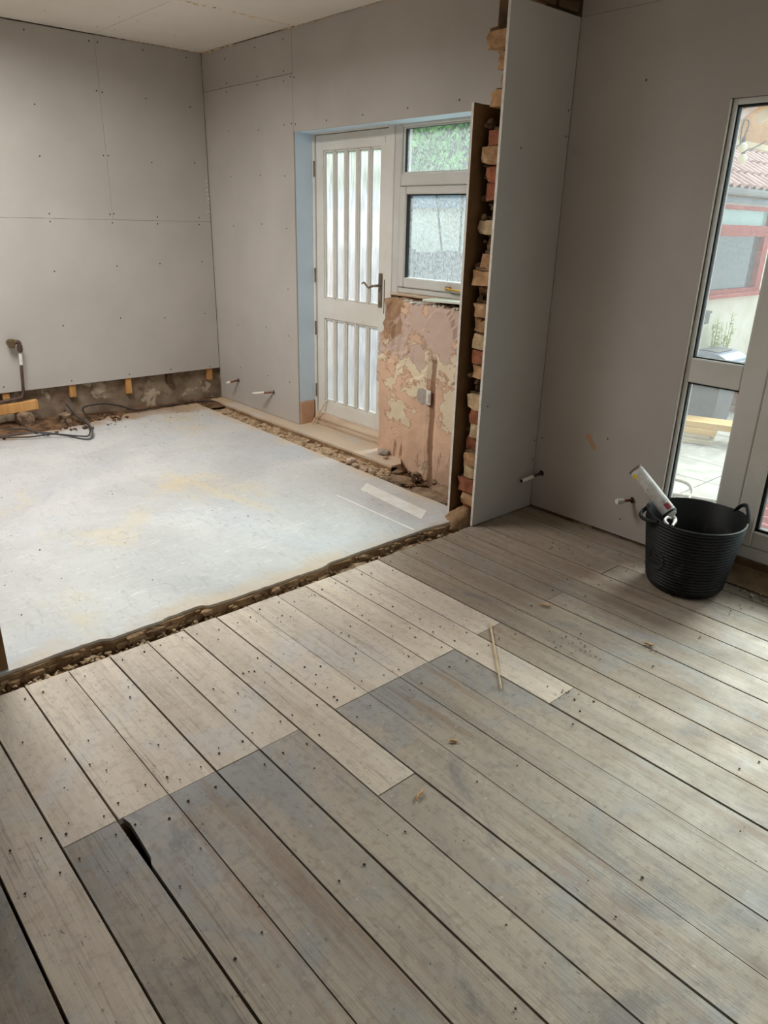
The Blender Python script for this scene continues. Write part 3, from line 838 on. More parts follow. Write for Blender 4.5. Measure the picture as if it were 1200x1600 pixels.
# rough plaster layer left on the end of the low wall
mb = MB()
for k in range(5):
    z0 = 0.505 + k * 0.065
    mb.box(-3.665 + 0.006 * N3(k, 2, 2), -3.61, 3.205 + 0.004 * k, 3.275, z0, z0 + 0.062, 0.006)
mb.build('plaster_flake', 'chunkgrey', wb)
# broken mortar crust on the crest, its colour whitened to stand in for sunlight
mb = MB()
for k in range(90):
    x = rnd.uniform(-3.58, -2.55)
    mb.rock((x, rnd.uniform(3.195, 3.29), crest(x) + 0.003), rnd.uniform(0.006, 0.02), k * 3.3, 0.5)
stuff(mb.build('crest_mortar', 'core', wb))
# grey patch and white remains of a wall box
mb = MB()
mb.prism([(-3.235, 0.45), (-3.20, 0.435), (-3.165, 0.445), (-3.155, 0.49), (-3.16, 0.525), (-3.195, 0.54), (-3.235, 0.53), (-3.245, 0.49)], 'y', 3.184, 3.215)
mb.build('mortar_patch', 'chunkgrey', wb)
mb = MB()
mb.box(-3.158, -3.118, 3.178, 3.186, 0.445, 0.535, 0.002)
mb.box(-3.151, -3.126, 3.172, 3.178, 0.462, 0.515, 0.002)
mb.build('cable_clip', 'whiteplastic', wb)

# ---- door
door = struct('door_1')
FY = 3.31
def frame_piece(parent, x0, x1, z0, z1, y0=FY, y1=3.40, mat='white', name='door_frame', c=0.004):
    return MB().box(x0, x1, y0, y1, z0, z1, c).build(name, mat, parent)
frame_piece(door, -4.515, -4.480, 0.03, 2.066)
frame_piece(door, -3.719, -3.655, 0.03, 2.066)
frame_piece(door, -4.480, -3.719, 2.040, 2.066)
frame_piece(door, -4.50, -3.70, 0.029, 0.062, 3.285, 3.42, 'sillwood', 'door_sill', 0.004)
LY0, LY1 = 3.322, 3.366
leaf_mb = MB()
GX = [-4.392 + k * 0.1225 for k in range(6)]            # slot grid: five slots
xl, xr = -4.474, -3.724
leaf_mb.box(xl, GX[0], LY0, LY1, 0.120, 2.035, 0.003)
leaf_mb.box(GX[5] - 0.016, xr, LY0, LY1, 0.120, 2.035, 0.003)
leaf_mb.box(GX[0] - 0.002, GX[5] - 0.014, LY0 + 0.0002, LY1, 1.940, 2.035, 0.003)
leaf_mb.box(GX[0] - 0.002, GX[5] - 0.014, LY0 + 0.0002, LY1, 0.832, 0.975, 0.003)
leaf_mb.box(GX[0] - 0.002, GX[5] - 0.014, LY0 + 0.0002, LY1, 0.120, 0.218, 0.003)
leaf = leaf_mb.build('door_leaf', 'white', door)
for zz in ((0.975, 1.940), (0.218, 0.832)):
    for k in range(1, 5):
        MB().box(GX[k] - 0.020, GX[k] - 0.001, LY0 + 0.004, LY1 - 0.004, zz[0] - 0.001, zz[1] + 0.001, 0.003).build('glazing_bar', 'white', door)
    for k in range(5):
        x0, x1 = GX[k] + 0.0, GX[k + 1] - 0.020
        if k == 4:
            x1 = GX[5] - 0.017
        b = MB()       # bead round every slot
        b.box(x0 - .001, x0 + 0.010, LY0 + 0.008, LY1 - 0.008, zz[0], zz[1], 0.002)
        b.box(x1 - 0.008, x1 + .001, LY0 + 0.008, LY1 - 0.008, zz[0], zz[1], 0.002)
        b.box(x0, x1, LY0 + 0.008, LY1 - 0.008, zz[1] - 0.011, zz[1], 0.002)
        b.box(x0, x1, LY0 + 0.008, LY1 - 0.008, zz[0], zz[0] + 0.011, 0.002)
        bead = b.build('glazing_bead', 'white', door)
        MB().box(x0 + 0.006, x1 - 0.004, 3.342, 3.346, zz[0] + 0.006, zz[1] - 0.006).build('pane', 'obscure', bead)
# weatherboard
MB().prism([(LY0 + .004, 0.066), (3.290, 0.066), (3.288, 0.082), (3.312, 0.112), (3.322, 0.116), (LY0 + 0.004, 0.116)], 'x', -4.472, -3.726).build('weatherboard', 'sillwood', door)
for z in (1.83, 1.127, 0.753, 0.285):
    MB().tube([(-4.484, 3.312, z - 0.05), (-4.484, 3.312, z + 0.05)], 0.0065, 8).build('hinge', 'bronze', door)
h = MB().box(-3.789, -3.752, LY0 - 0.007, LY0, 0.965, 1.185, 0.005).box(-3.777, -3.764, LY0 - 0.010, LY0 - 0.006, 0.985, 1.01, 0.002)
hp = h.build('handle_plate', 'bronze', door)
MB().tube(smooth_path([(-3.770, LY0 - 0.004, 1.107), (-3.770, LY0 - 0.045, 1.107), (-3.795, LY0 - 0.050, 1.104), (-3.835, LY0 - 0.050, 1.092), (-3.862, LY0 - 0.050, 1.108), (-3.885, LY0 - 0.050, 1.120), (-3.905, LY0 - 0.050, 1.112)]), [0.009] * 4 + [0.0085] * 8 + [0.007] * 9 + [0.005] * 4, 8).build('lever', 'bronze', hp, smooth=True)
MB().box(-3.727, -3.718, LY0 - 0.012, LY0 + 0.002, 0.93, 1.15, 0.003).build('latch_strip', 'bronze', door)
for k, z in enumerate((1.985, 1.972, 1.959)):
    MB().tube([(-3.752, LY0 - 0.001, z), (-3.752, LY0 + 0.004, z)], 0.003, 6).build('bolt_hole', 'screw', door)

# ---- window beside the door
win = struct('window_1')
WX1 = -2.46
def wf(x0, x1, z0, z1, y0=FY, y1=3.40, mat='upvc', name='window_frame', c=0.006):
    return MB().box(x0, x1, y0, y1, z0, z1, c).build(name, mat, win)
wf(-3.654, -3.590, 1.072, 2.064)
wf(-3.590, WX1, 2.030, 2.064)
wf(-3.590, WX1, 1.706, 1.778)
wf(-3.590, WX1, 1.078, 1.112)
wf(WX1, WX1 + 0.03, 1.072, 2.064)
b = MB().box(-3.590, -3.575, 3.322, 3.362, 1.778, 2.030, .002).box(-3.575, WX1, 3.322, 3.362, 2.022, 2.030, .002).box(-3.575, WX1, 3.322, 3.362, 1.778, 1.786, .002)
b.build('glazing_bead', 'upvc', win)
MB().box(-3.577, -3.570, 3.330, 3.356, 1.784, 2.024).box(-3.575, WX1, 3.330, 3.356, 2.0215, 2.0255).build('gasket', 'gasket', win)
MB().box(-3.583, WX1, 3.340, 3.346, 1.782, 2.026).build('pane', 'rainglass', win)
cas = MB().box(-3.586, -3.528, 3.298, 3.36, 1.116, 1.702, .006).box(-3.528, WX1, 3.298, 3.36, 1.660, 1.702, .006).box(-3.528, WX1, 3.298, 3.36, 1.116, 1.176, .006).build('casement', 'upvc', win)
MB().box(-3.528, -3.520, 3.312, 3.352, 1.176, 1.660).box(-3.528, WX1, 3.312, 3.352, 1.653, 1.660).build('gasket', 'gasket', cas)
MB().box(-3.53, WX1, 3.330, 3.336, 1.174, 1.662).build('pane', 'rainglass', cas)
ph = MB().box(-3.150, -3.105, 3.288, 3.299, 1.127, 1.149, .003).build('handle_plate', 'brass', cas)
MB().tube(smooth_path([(-3.128, 3.292, 1.138), (-3.128, 3.272, 1.138), (-3.10, 3.268, 1.137), (-3.03, 3.268, 1.135), (-2.98, 3.268, 1.133)]), 0.0065, 8).build('lever', 'brass', ph, smooth=True)
MB().box(-3.650, WX1, 3.292, 3.40, 1.060, 1.078, .004).build('window_sill', 'sillwood', win)
MB().box(-3.64, WX1, 3.31, 3.40, 1.02, 1.062).build('bedding', 'mortar', win)

# ================================================================== WALL MIDDLE: stub of the removed wall
wm = struct('wall_middle')
XBR = -2.500
MB().box(XBR - BT, XBR, 2.737, 3.30, 0.026, 2.005).build('plasterboard', 'brownpaper', wm)['label'] = 'brown paper back of a plasterboard lining'
MB().box(XBR - BT - 0.0008, XBR + 0.0005, 2.7355, 2.7372, 0.026, 2.005).build('board_edge', 'core', wm)
MB().prism([(2.738, 2.006), (2.83, 2.004), (2.82, 1.975), (2.775, 1.955), (2.755, 1.94), (2.742, 1.945)], 'x', XBR, XBR + 0.0015).build('torn_paper', 'brownpaper', wm)
MB().box(XP - BT, XP, 2.744, YR - 0.001, 0.003, 2.385, .0012).build('plasterboard', 'board', wm)
MB().box(XP - BT - 0.0005, XP + 0.0006, 2.7430, 2.7445, 0.003, 2.385).build('board_edge', 'core', wm)
screws(wm, [(2.887, 1.826), (3.215, 2.009), (3.218, 1.90), (2.796, 0.646), (3.22, 0.394), (3.22, 0.282)], lambda a, b, h: (XP + h, a, b), 0.0045)
MB().box(-2.480, -2.362, 2.93, 3.25, -0.05, 2.72).build('mortar_core', 'mortar', wm)
cyc = ['brick_red', 'brick_tan', 'brick_red', 'brick_cream', 'brick_tan', 'brick_red', 'brick_cream', 'brick_red', 'brick_cream', 'mortar', 'brick_tan', 'brick_red', 'brick_cream', 'brick_tan', 'brick_tan', 'mortar', 'brick_tan', 'brick_tan',
       'mortar', 'brick_cream', 'mortar', 'brick_red', 'brick_red', 'brick_tan', 'brick_red', 'mortar', 'brick_tan', 'mortar', 'brick_tan', 'brick_tan', 'mortar', 'brick_tan', 'brick_red', 'brick_tan', 'brick_tan']
def rough_box(x0, x1, y0, y1, z0, z1, amp, seed, mat, name, parent):
    bm = bmesh.new()
    bmesh.ops.create_cube(bm, size=1.0)
    bmesh.ops.subdivide_edges(bm, edges=list(bm.edges), cuts=1, use_grid_fill=True)
    for p in bm.verts:
        q = Vector(((x0 + x1) / 2 + p.co.x * (x1 - x0), (y0 + y1) / 2 + p.co.y * (y1 - y0), (z0 + z1) / 2 + p.co.z * (z1 - z0)))
        p.co = q + amp * Vector((noise.noise(q * 23 + Vector((seed, 0, 0))), noise.noise(q * 21 + Vector((0, seed, 0))), noise.noise(q * 25 + Vector((0, 0, seed)))))
    return MB().bm(bm).build(name, mat, parent)
for k in range(35):
    z0 = 0.02 + k * 0.0755
    mt = cyc[k]
    if z0 > 2.60:
        break
    rr = random.Random(k * 13 + 5)
    y0 = 2.778 + rr.uniform(-0.016, 0.03) + (0.045 if mt == 'mortar' else 0) + (0.05 if z0 > 2.25 else 0)
    xa = -2.474 + rr.uniform(-0.006, 0.045) + (0.03 if z0 > 2.25 else 0)
    if mt == 'mortar':
        y0 += 0.02
    rough_box(xa, -2.352, y0, 3.0, z0, z0 + 0.066, 0.018, k * 1.7, mt if mt != 'mortar' else 'brick_tan', 'brick', wm)
    rough_box(xa + 0.004, -2.356, y0 + 0.012 + 0.02 * rr.random(), 3.0, z0 + 0.060, z0 + 0.079, 0.014, k * 2.9, 'mortar', 'mortar_bed', wm)
mb = MB()
for k in range(70):
    z = rnd.uniform(0.1, 1.95)
    mb.rock((rnd.uniform(-2.465, -2.40), rnd.uniform(2.80, 2.85), z), rnd.uniform(0.008, 0.024), k * 5.1, 0.9)
stuff(mb.build('mortar_crumbs', 'mortar', wm))
MB().box(-2.452, -2.352, 2.80, 3.2, 2.235, 2.395, 0.006).build('timber_pad', 'oldtimber', wm)
for k in range(3):
    MB().box(-2.36, -2.345 + 0.004 * k, 2.76 + 0.16 * k, 2.90 + 0.16 * k, 2.40, 2.63, 0.006).build('packing_board', 'oldtimber', wm)
# heap of mortar at the foot
mb = MB()
bm = bmesh.new()
bmesh.ops.create_icosphere(bm, subdivisions=4, radius=1.0)
for p in bm.verts:
    q = p.co.copy()
    k = 1 + 0.20 * noise.noise(q * 1.6) + 0.07 * noise.noise(q * 4) + 0.03 * noise.noise(q * 9)
    p.co = Vector((-2.428 + q.x * 0.070 * k, 2.745 + q.y * 0.125 * k, -0.01 + q.z * 0.085 * k * (1 + 0.7 * q.y)))
mb.bm(bm)
stuff(mb.build('mortar_heap', 'slabedge', wm, smooth=True))

# stub on the other side of the opening
wn = struct('wall_near')
MB().box(-2.458, -2.445, -1.2, 0.466, 0.026, 2.5).build('plasterboard', 'brownpaper', wn)
MB().box(-2.44, -2.352, -1.2, 0.20, -0.1, 2.7).build('masonry', 'masonry', wn)

# ================================================================== WALL RIGHT with the glazed garden door
wr = struct('wall_right')
JX, JY, FS, FZ = -1.571, 3.256, 0.934, 1.5
MB().prism([(XP + 0.001, 0.012), (JX - 0.0005, 0.012), (JX - 0.0005, 1.996), (-0.3, 1.996), (-0.3, 2.385), (XP + 0.001, 2.385)], 'y', YR, YR + BT).build('plasterboard', 'board', wr)
pby(wr, YR, XP + 0.001, 0.062, 2.3865, ZC - 0.003)
pby(wr, YR, -0.2985, 0.84, 1.996, 2.385)
pby(wr, YR, 0.0635, 0.84, 2.3865, ZC - 0.003)
pby(wr, YR, 0.842, 2.60, 0.012, ZC - 0.003)
MB().box(JX - 0.0005, JX + 0.0025, YR + 0.001, YR + BT + 0.002, 0.10, 1.994).build('board_edge', 'core', wr)
MB().box(-2.49, -1.80, YR + BT + 0.001, 3.52, -0.1, 2.72).build('masonry', 'masonry', wr)
MB().box(-1.80, JX - 0.001, YR + BT + 0.001, 3.325, -0.1, 2.72).build('masonry', 'masonry', wr)
MB().box(JX - 0.001, 0.842, YR + BT + 0.001, 3.325, 2.010, 2.72).build('lintel', 'masonry', wr)
MB().box(0.842, 2.75, YR + BT + 0.001, 3.52, -0.1, 2.72).build('masonry', 'masonry', wr)
screws(wr, [(-1.764, 0.102), (-1.962, 2.099), (-1.417, 2.13), (-2.300, 0.413), (-1.9, 0.5)], lambda a, b, h: (a, YR - h, b), 0.0045)
MB().prism([(-2.03, 0.50), (-2.00, 0.50), (-1.985, 0.47), (-1.965, 0.45), (-1.96, 0.425), (-1.985, 0.43), (-2.0, 0.455), (-2.03, 0.475)], 'y', YR - 0.0004, YR + 0.002).build('scuff_mark', 'pinkplaster', wr)
# raised threshold below the frame: dusty plate with a mortar ledge
MB().box(JX + 0.001, 0.842, 3.250, 3.50, -0.10, 0.105, 0.004).build('threshold_bed', 'dirtboard', wr)
MB().box(JX - 0.002, 0.842, 3.241, 3.252, 0.078, 0.106, 0.003).build('threshold_strip', 'oldtimber', wr)
mb = MB()
n = 26
pts = [(JX + 0.02 + i * 0.1, 3.175 + j * 0.013) for i in range(n) for j in range(8)]
mb.add([(p[0], p[1], 0.002 + 0.060 * max(0, (p[1] - 3.178) / 0.08) ** 1.6 + 0.005 * N3(p[0] * 9, p[1] * 14, 2)) for p in pts], [(i * 8 + j, (i + 1) * 8 + j, (i + 1) * 8 + j + 1, i * 8 + j + 1) for i in range(n - 1) for j in range(7)])
stuff(mb.build('threshold_dust', 'dirtboard', wr, smooth=True, recalc=False))
mb = MB()
scatter(mb, 60, lambda: rnd.uniform(-1.15, -0.3), lambda: rnd.uniform(3.10, 3.22), 0.004, 0.003, 0.011)
stuff(mb.build('threshold_crumbs', 'rubble', wr))

fd = struct('door_2')
def ff(x0, x1, z0, z1, y0=JY, y1=JY + 0.07, name='door_frame', mat='upvc', c=0.005, parent=None):
    return MB().box(x0, x1, y0, y1, z0, z1, c).build(name, mat, parent or fd)
ZB, ZT0, ZT1 = 0.107, 1.973, 1.998
SX1, MX1 = -1.311, -1.204          # glass edge of the side light, joint to the door leaf
GB, GM0, GM1 = 0.248, 0.850, 0.960
XE = 0.84
# fixed side light
ff(JX + 0.003, JX + 0.020, ZB, ZT1)
ff(JX + .020, XE, ZT0, ZT1)
ff(JX + .020, XE, ZB, 0.166)
ff(SX1, MX1 - 0.003, 0.166, ZT0)
ff(JX + .020, SX1, GM0, GM1, JY + 0.001, JY + 0.06, 'mid_rail')
ff(JX + .020, SX1, 0.166, GB, JY + 0.001, JY + 0.06, 'bottom_rail')
b = MB()
for z0, z1 in ((GB, GM0), (GM1, ZT0)):
    b.box(JX + .020, JX + .026, JY + 0.018, JY + 0.045, z0, z1).box(SX1 - .006, SX1, JY + 0.018, JY + 0.045, z0, z1)
    b.box(JX + .020, SX1, JY + 0.018, JY + 0.045, z0, z0 + 0.006).box(JX + .020, SX1, JY + 0.018, JY + 0.045, z1 - 0.009, z1)
b.build('gasket', 'gasket', fd)
MB().box(JX + .021, SX1 - .001, JY + 0.030, JY + 0.036, GB + .001, GM0 - .001).build('pane', 'glass', fd)
MB().box(JX + .021, SX1 - .001, JY + 0.030, JY + 0.036, GM1 + .001, ZT0 - .001).build('pane', 'glass', fd)
# door leaf and its neighbour
for (a, c2) in ((MX1, -0.19), (-0.18, 0.835)):
    lf = MB().box(a, a + 0.083, JY - 0.004, JY + 0.066, 0.170, 1.97, .005).box(c2 - 0.083, c2, JY - 0.004, JY + 0.066, 0.170, 1.97, .005)
    lf.box(a + .083, c2 - .083, JY - 0.0035, JY + 0.066, 0.170, 0.247, .005).box(a + .083, c2 - .083, JY - 0.0035, JY + 0.066, 1.88, 1.97, .005)
    lfo = lf.build('door_leaf', 'upvc', fd)
    g = MB().box(a + .083, a + .097, JY + .010, JY + .04, 0.247, 1.88).box(c2 - .097, c2 - .083, JY + .010, JY + .04, 0.247, 1.88)
    g.box(a + .083, c2 - .083, JY + .010, JY + .04, 0.247, 0.260).box(a + .083, c2 - .083, JY + .010, JY + .04, 1.867, 1.88)
    g.build('gasket', 'gasket', lfo)
    MB().box(a + .085, c2 - .085, JY + 0.024, JY + 0.030, 0.249, 1.878).build('pane', 'glass', lfo)
# other walls, unseen from here, with an added opening for the rear fill lamp
wf_ = struct('wall_front')
MB().box(-5.95, 2.7, -1.40, -1.2, -0.1, 2.72).build('masonry', 'masonry', wf_)
we = struct('wall_end')
mb = MB().box(2.6, 2.8, -1.3, 3.3, -0.1, 0.95).box(2.6, 2.8, -1.3, 3.3, 2.25, 2.72).box(2.6, 2.8, -1.3, -0.3, 0.95, 2.25).box(2.6, 2.8, 1.5, 3.3, 0.95, 2.25)
mb.build('masonry', 'masonry', we)

# ================================================================== CEILING
ce = struct('ceiling')
def cb(x0, x1, y0, y1, z=ZC):
    return MB().box(x0, x1, y0, y1, z, z + BT, .0012).build('plasterboard', 'ceil', ce)
cb(-5.678, -4.456, 2.343, 3.153)
cb(-5.678, -4.456, 1.488, 2.339)
cb(-4.454, -3.342, 1.488, 1.51)
cb(-4.452, -2.36, 1.512, 3.153, ZC - 0.003)
cb(-5.678, -4.76, -1.2, 1.459)
cb(-3.34, -2.36, -1.2, 1.459)
cb(-4.758, -3.342, -1.2, 0.14)  # the hole beside this board is added for the kitchen fill lamp
cb(-2.34, 2.6, -1.2, 0.6)
cb(-2.34, 2.6, 0.602, YR - .002)
MB().box(-6.0, -4.76, -1.3, 3.5, 2.72, 2.78).box(-3.34, 2.8, -1.3, 3.5, 2.72, 2.78).box(-4.76, -3.34, 1.51, 3.5, 2.72, 2.78).box(-4.76, -3.34, -1.3, 0.14, 2.72, 2.78).build('roof_deck', 'oldtimber', ce)
mb = MB()
for k in range(60):
    y = rnd.uniform(2.35, 3.14)
    mb.rock((-4.454 + rnd.uniform(-.006, .006), y, ZC - 0.001), rnd.uniform(.004, .012) * (1 if k % 5 else 1.6), k * 2.3, 0.4)
for k in range(70):
    x = rnd.uniform(-5.67, -5.2) if k % 2 else rnd.uniform(-4.6, -3.4)
    mb.rock((x, 3.150, ZC - 0.004), rnd.uniform(.004, .012), k * 4.1, 0.7)
for k in range(50):
    mb.rock((-5.676, rnd.uniform(2.5, 3.15), ZC - 0.003), rnd.uniform(.003, .007), k * 6.1, 0.7)
stuff(mb.build('joint_filler', 'filler', ce))
screws(ce, [(-5.45, 2.28), (-5.45, 2.40), (-5.1, 2.28), (-5.1, 2.40), (-4.9, 1.9), (-5.3, 1.9), (-5.3, 2.75)], lambda a, b, h: (a, b, ZC - h), 0.004)

# ================================================================== THINGS INDOORS
# ---- black rubber tub
tub = empty('rubber_tub', (-1.285, 3.012, 0.001))
tag(tub, 'black flexible rubber tub with ribbed sides and two loop handles, by the glazed door', 'tub')
prof = [(0.0, 0.004), (0.145, 0.002), (0.160, 0.006), (0.168, 0.020)]
H, r0, r1 = 0.332, 0.170, 0.212
for k in range(20):
    t = k / 19
    z = 0.03 + t * (H - 0.046)
    r = r0 + (r1 - r0) * t
    prof += [(r + 0.0026, z), (r + 0.002, z + 0.005), (r - 0.0016, z + 0.009)]
prof += [(r1 + 0.003, H - 0.004), (r1 + 0.004, H), (r1 - 0.002, H + 0.003), (r1 - 0.007, H - 0.002)]
prof += [(r0 - 0.006, 0.03), (0.155, 0.012), (0.0, 0.010)]
S = 72
def tub_r(an):       # slightly squeezed where the handles are
    return 1.0 - 0.03 * cos(2 * (an - RAD(42)))
vs, fs = [], []
for (r, z) in prof:
    for k in range(S):
        an = 2 * pi * k / S
        s = tub_r(an) if r > 0.05 else 1
        lift = 0.016 * max(0, cos(an - RAD(42))) ** 8 + 0.014 * max(0, cos(an - RAD(222))) ** 8
        zz = z + (lift if z > H - 0.02 else 0)
        vs.append((r * s * cos(an), r * s * sin(an), zz))
for i in range(len(prof) - 1):
    for k in range(S):
        k2 = (k + 1) % S
        fs.append((i * S + k, i * S + k2, (i + 1) * S + k2, (i + 1) * S + k))
MB().add(vs, fs).build('body', 'rubber', tub, smooth=True)
def tub_handle(a0, out, up):
    pts = []
    for k in range(9):
        t = k / 8
        an = RAD(a0) + RAD(-24 + 48 * t)
        rr = r1 * tub_r(an) + out * sin(pi * t)
        pts.append((rr * cos(an), rr * sin(an), H - 0.004 + up * sin(pi * t) ** 0.8))
    MB().tube(smooth_path(pts, 3), 0.0085, 8).build('handle', 'rubber', tub, smooth=True)
tub_handle(42, -0.004, 0.062)
tub_handle(226, 0.030, -0.012)
def on_tub(t, z):
    an = RAD(250) + t / 0.195
    r = (r0 + (r1 - r0) * (z - 0.03) / (H - 0.046)) * tub_r(an) + 0.0026
    return (r * cos(an), r * sin(an), z)
mb = MB()      # worn raised badge: a ring with worn bars, no legible lettering left
mb.tube([on_tub(0.048 * cos(2 * pi * k / 28), 0.150 + 0.048 * sin(2 * pi * k / 28)) for k in range(29)], 0.0022, 5)
for zz, wd in ((0.168, 0.026), (0.150, 0.034), (0.132, 0.026)):
    for k in range(5):
        t0 = -wd + 2 * wd * k / 5
        mb.tube([on_tub(t0, zz - 0.005), on_tub(t0 + 0.004, zz + 0.005)], 0.0018, 4)
mb.build('worn_badge', 'wornrubber', tub)
mb = MB()
for k in range(80):
    a, r = rnd.uniform(0, 6.28), rnd.uniform(0, 0.15)
    mb.rock((r * cos(a), r * sin(a), 0.018), rnd.uniform(.008, .03), k * 3.7, 0.7)
stuff(mb.build('rubble', 'void', tub))

# ---- spray can leaning over the rim
A = Vector((-1.365, 2.985, 0.297)); B = Vector((-1.59, 2.985, 0.473))
d = (B - A).normalized()
can = empty('foam_can', A)
tag(can, 'dusty white expanding foam can with white trigger nozzle leaning in the black tub', 'can')
Lc = (B - A).length
def ring_body(mb, steps, seg=28):
    u = d.cross(Vector((0, 0, 1))).normalized(); w = d.cross(u)
    vs, fs = [], []
    for (t, r) in steps:
        for k in range(seg):
            an = 2 * pi * k / seg
            vs.append(d * t + (u * cos(an) + w * sin(an)) * r)
    for i in range(len(steps) - 1):
        for k in range(seg):
            k2 = (k + 1) % seg
            fs.append((i * seg + k, i * seg + k2, (i + 1) * seg + k2, (i + 1) * seg + k))
    fs.append(tuple(range(seg)))
    fs.append(tuple((len(steps) - 1) * seg + k for k in range(seg)))
    return mb.add(vs, fs)
rc = 0.0325
ring_body(MB(), [(0.012, 0.012), (0.018, 0.024), (0.032, rc - 0.001), (0.04, rc), (Lc - 0.02, rc), (Lc - 0.006, rc - 0.002)]).build('body', 'can', can, smooth=True)
ring_body(MB(), [(Lc - 0.008, rc + 0.0012), (Lc - 0.002, rc + 0.0012), (Lc, rc - 0.001), (Lc - 0.004, rc - 0.004), (Lc - 0.010, 0.004)]).build('base_rim', 'bronze', can, smooth=True)
ring_body(MB(), [(0.030, rc + 0.0008), (0.036, rc + 0.0012), (0.040, rc + 0.0006)]).build('shoulder_ring', 'gasket', can, smooth=True)
u = d.cross(Vector((0, 0, 1))).normalized(); w = d.cross(u)
def patch(t0, t1, a0, a1, r, mat, name):
    vs, fs = [], []
    n = 8
    for i in range(n + 1):
        an = RAD(a0 + (a1 - a0) * i / n)
        for t in (t0, t1):
            vs.append(d * t + (u * cos(an) + w * sin(an)) * r)
            vs.append(d * t + (u * cos(an) + w * sin(an)) * (r - 0.0006))
    for i in range(n):
        a = i * 4
        fs += [(a, a + 4, a + 6, a + 2), (a + 1, a + 3, a + 7, a + 5)]
    MB().add(vs, fs).build(name, mat, can, smooth=True)
toC = (Vector((0, 0, 1.5)) - A).normalized()
a_c = math.degrees(math.atan2(toC.dot(w), toC.dot(u)))
patch(0.046, 0.075, a_c + 0, a_c + 45, rc + 0.0006, 'canred', 'red_label')
patch(Lc - 0.045, Lc - 0.022, a_c - 60, a_c - 25, rc + 0.0006, 'canyellow', 'yellow_label')
nz_p = smooth_path([d * 0.016, d * -0.004 + u * 0.0, Vector((0.018, -0.035, -0.006)), Vector((0.030, -0.075, -0.004))])
MB().tube(nz_p, [0.011] * 4 + [0.009] * 4 + [0.006] * 5, 8).build('nozzle', 'whiteplastic', can, smooth=True)
MB().tube(smooth_path([Vector((-0.008, -0.020, 0.006)), Vector((-0.004, -0.06, 0.022)), Vector((0.005, -0.10, 0.020)), Vector((0.035, -0.125, 0.016))]), [0.006] * 13, 6).build('trigger', 'whiteplastic', can, smooth=True)

# ---- old pipe with elbow on the left wall
px = XA + 0.055
pipe = empty('wall_pipe', (px, 1.5, 0.03))
tag(pipe, 'dark old supply pipe rising to a brass elbow on the grey left wall', 'pipe')
def loc(pts, o):
    return [(p[0] - o[0], p[1] - o[1], p[2] - o[2]) for p in pts]
o = (px, 1.5, 0.03)
MB().tube(loc(smooth_path([(px, 1.538, 0.56), (px, 1.533, 0.50), (px, 1.520, 0.33), (px, 1.515, 0.285), (px, 1.500, 0.255), (px, 1.470, 0.247), (px, 1.30, 0.232), (px, 1.10, 0.215)]), o), 0.011, 10).build('tube', 'pipe', pipe, smooth=True)
MB().tube(loc([(px, 1.5375, 0.565), (px, 1.532, 0.485)], o), 0.0125, 10).build('paint_band', 'whiteplastic', pipe, smooth=True)
MB().tube(loc(smooth_path([(px, 1.512, 0.648), (px, 1.530, 0.648), (px, 1.541, 0.638), (px, 1.541, 0.61), (px, 1.540, 0.575)]), o), 0.0145, 10).build('elbow', 'pipe', pipe, smooth=True)
MB().tube(loc([(px, 1.5415, 0.622), (px, 1.5405, 0.585)], o), 0.019, 10).build('collar', 'pipe', pipe, smooth=True)
MB().tube(loc([(XA + 0.001, 1.492, 0.640), (px + 0.012, 1.492, 0.640)], o), 0.023, 8).build('valve', 'pipebrass', pipe, smooth=True)
MB().box(-0.018, 0.018, -0.03, 0.01, 0.578, 0.640, 0.006).build('valve_body', 'pipebrass', pipe)
MB().tube(loc([(px, 1.505, 0.646), (px, 1.524, 0.648)], o), 0.018, 10).build('nut', 'pipebrass', pipe, smooth=True)
MB().box(-0.07, -0.005, -0.012, 0.004, 0.195, 0.222, 0.002).build('clip', 'pipebrass', pipe)

# ---- timber offcut standing against the foot of the wall
t = empty('timber_offcut', (-5.64, 1.35, 0.025))
tag(t, 'short yellow timber offcut lying along the exposed foot of the left wall', 'timber')
ob = MB().box(-0.022, 0.022, -0.45, 0.255, 0.118, 0.190, 0.004)
ob.v = [(v[0], v[1], v[2] + 0.03 * v[1]) for v in ob.v]
ob.build('plank', 'batten', t)
MB().lump((0, -0.2, 0.05), (0.08, 0.09, 0.068), 5, 0.3, 2).build('prop_stone', 'flag', t)
MB().lump((0, 0.16, 0.05), (0.07, 0.06, 0.072), 9, 0.3, 2).build('prop_stone', 'flag', t)
r_ = MB().lump((0, 0, 0), (0.055, 0.045, 0.04), 77, 0.3, 2).build('stone', 'flag')
r_.location = (-5.60, 1.77, 0.065)
tag(r_, 'fist-sized grey stone in the rubble at the foot of the left wall', 'stone')

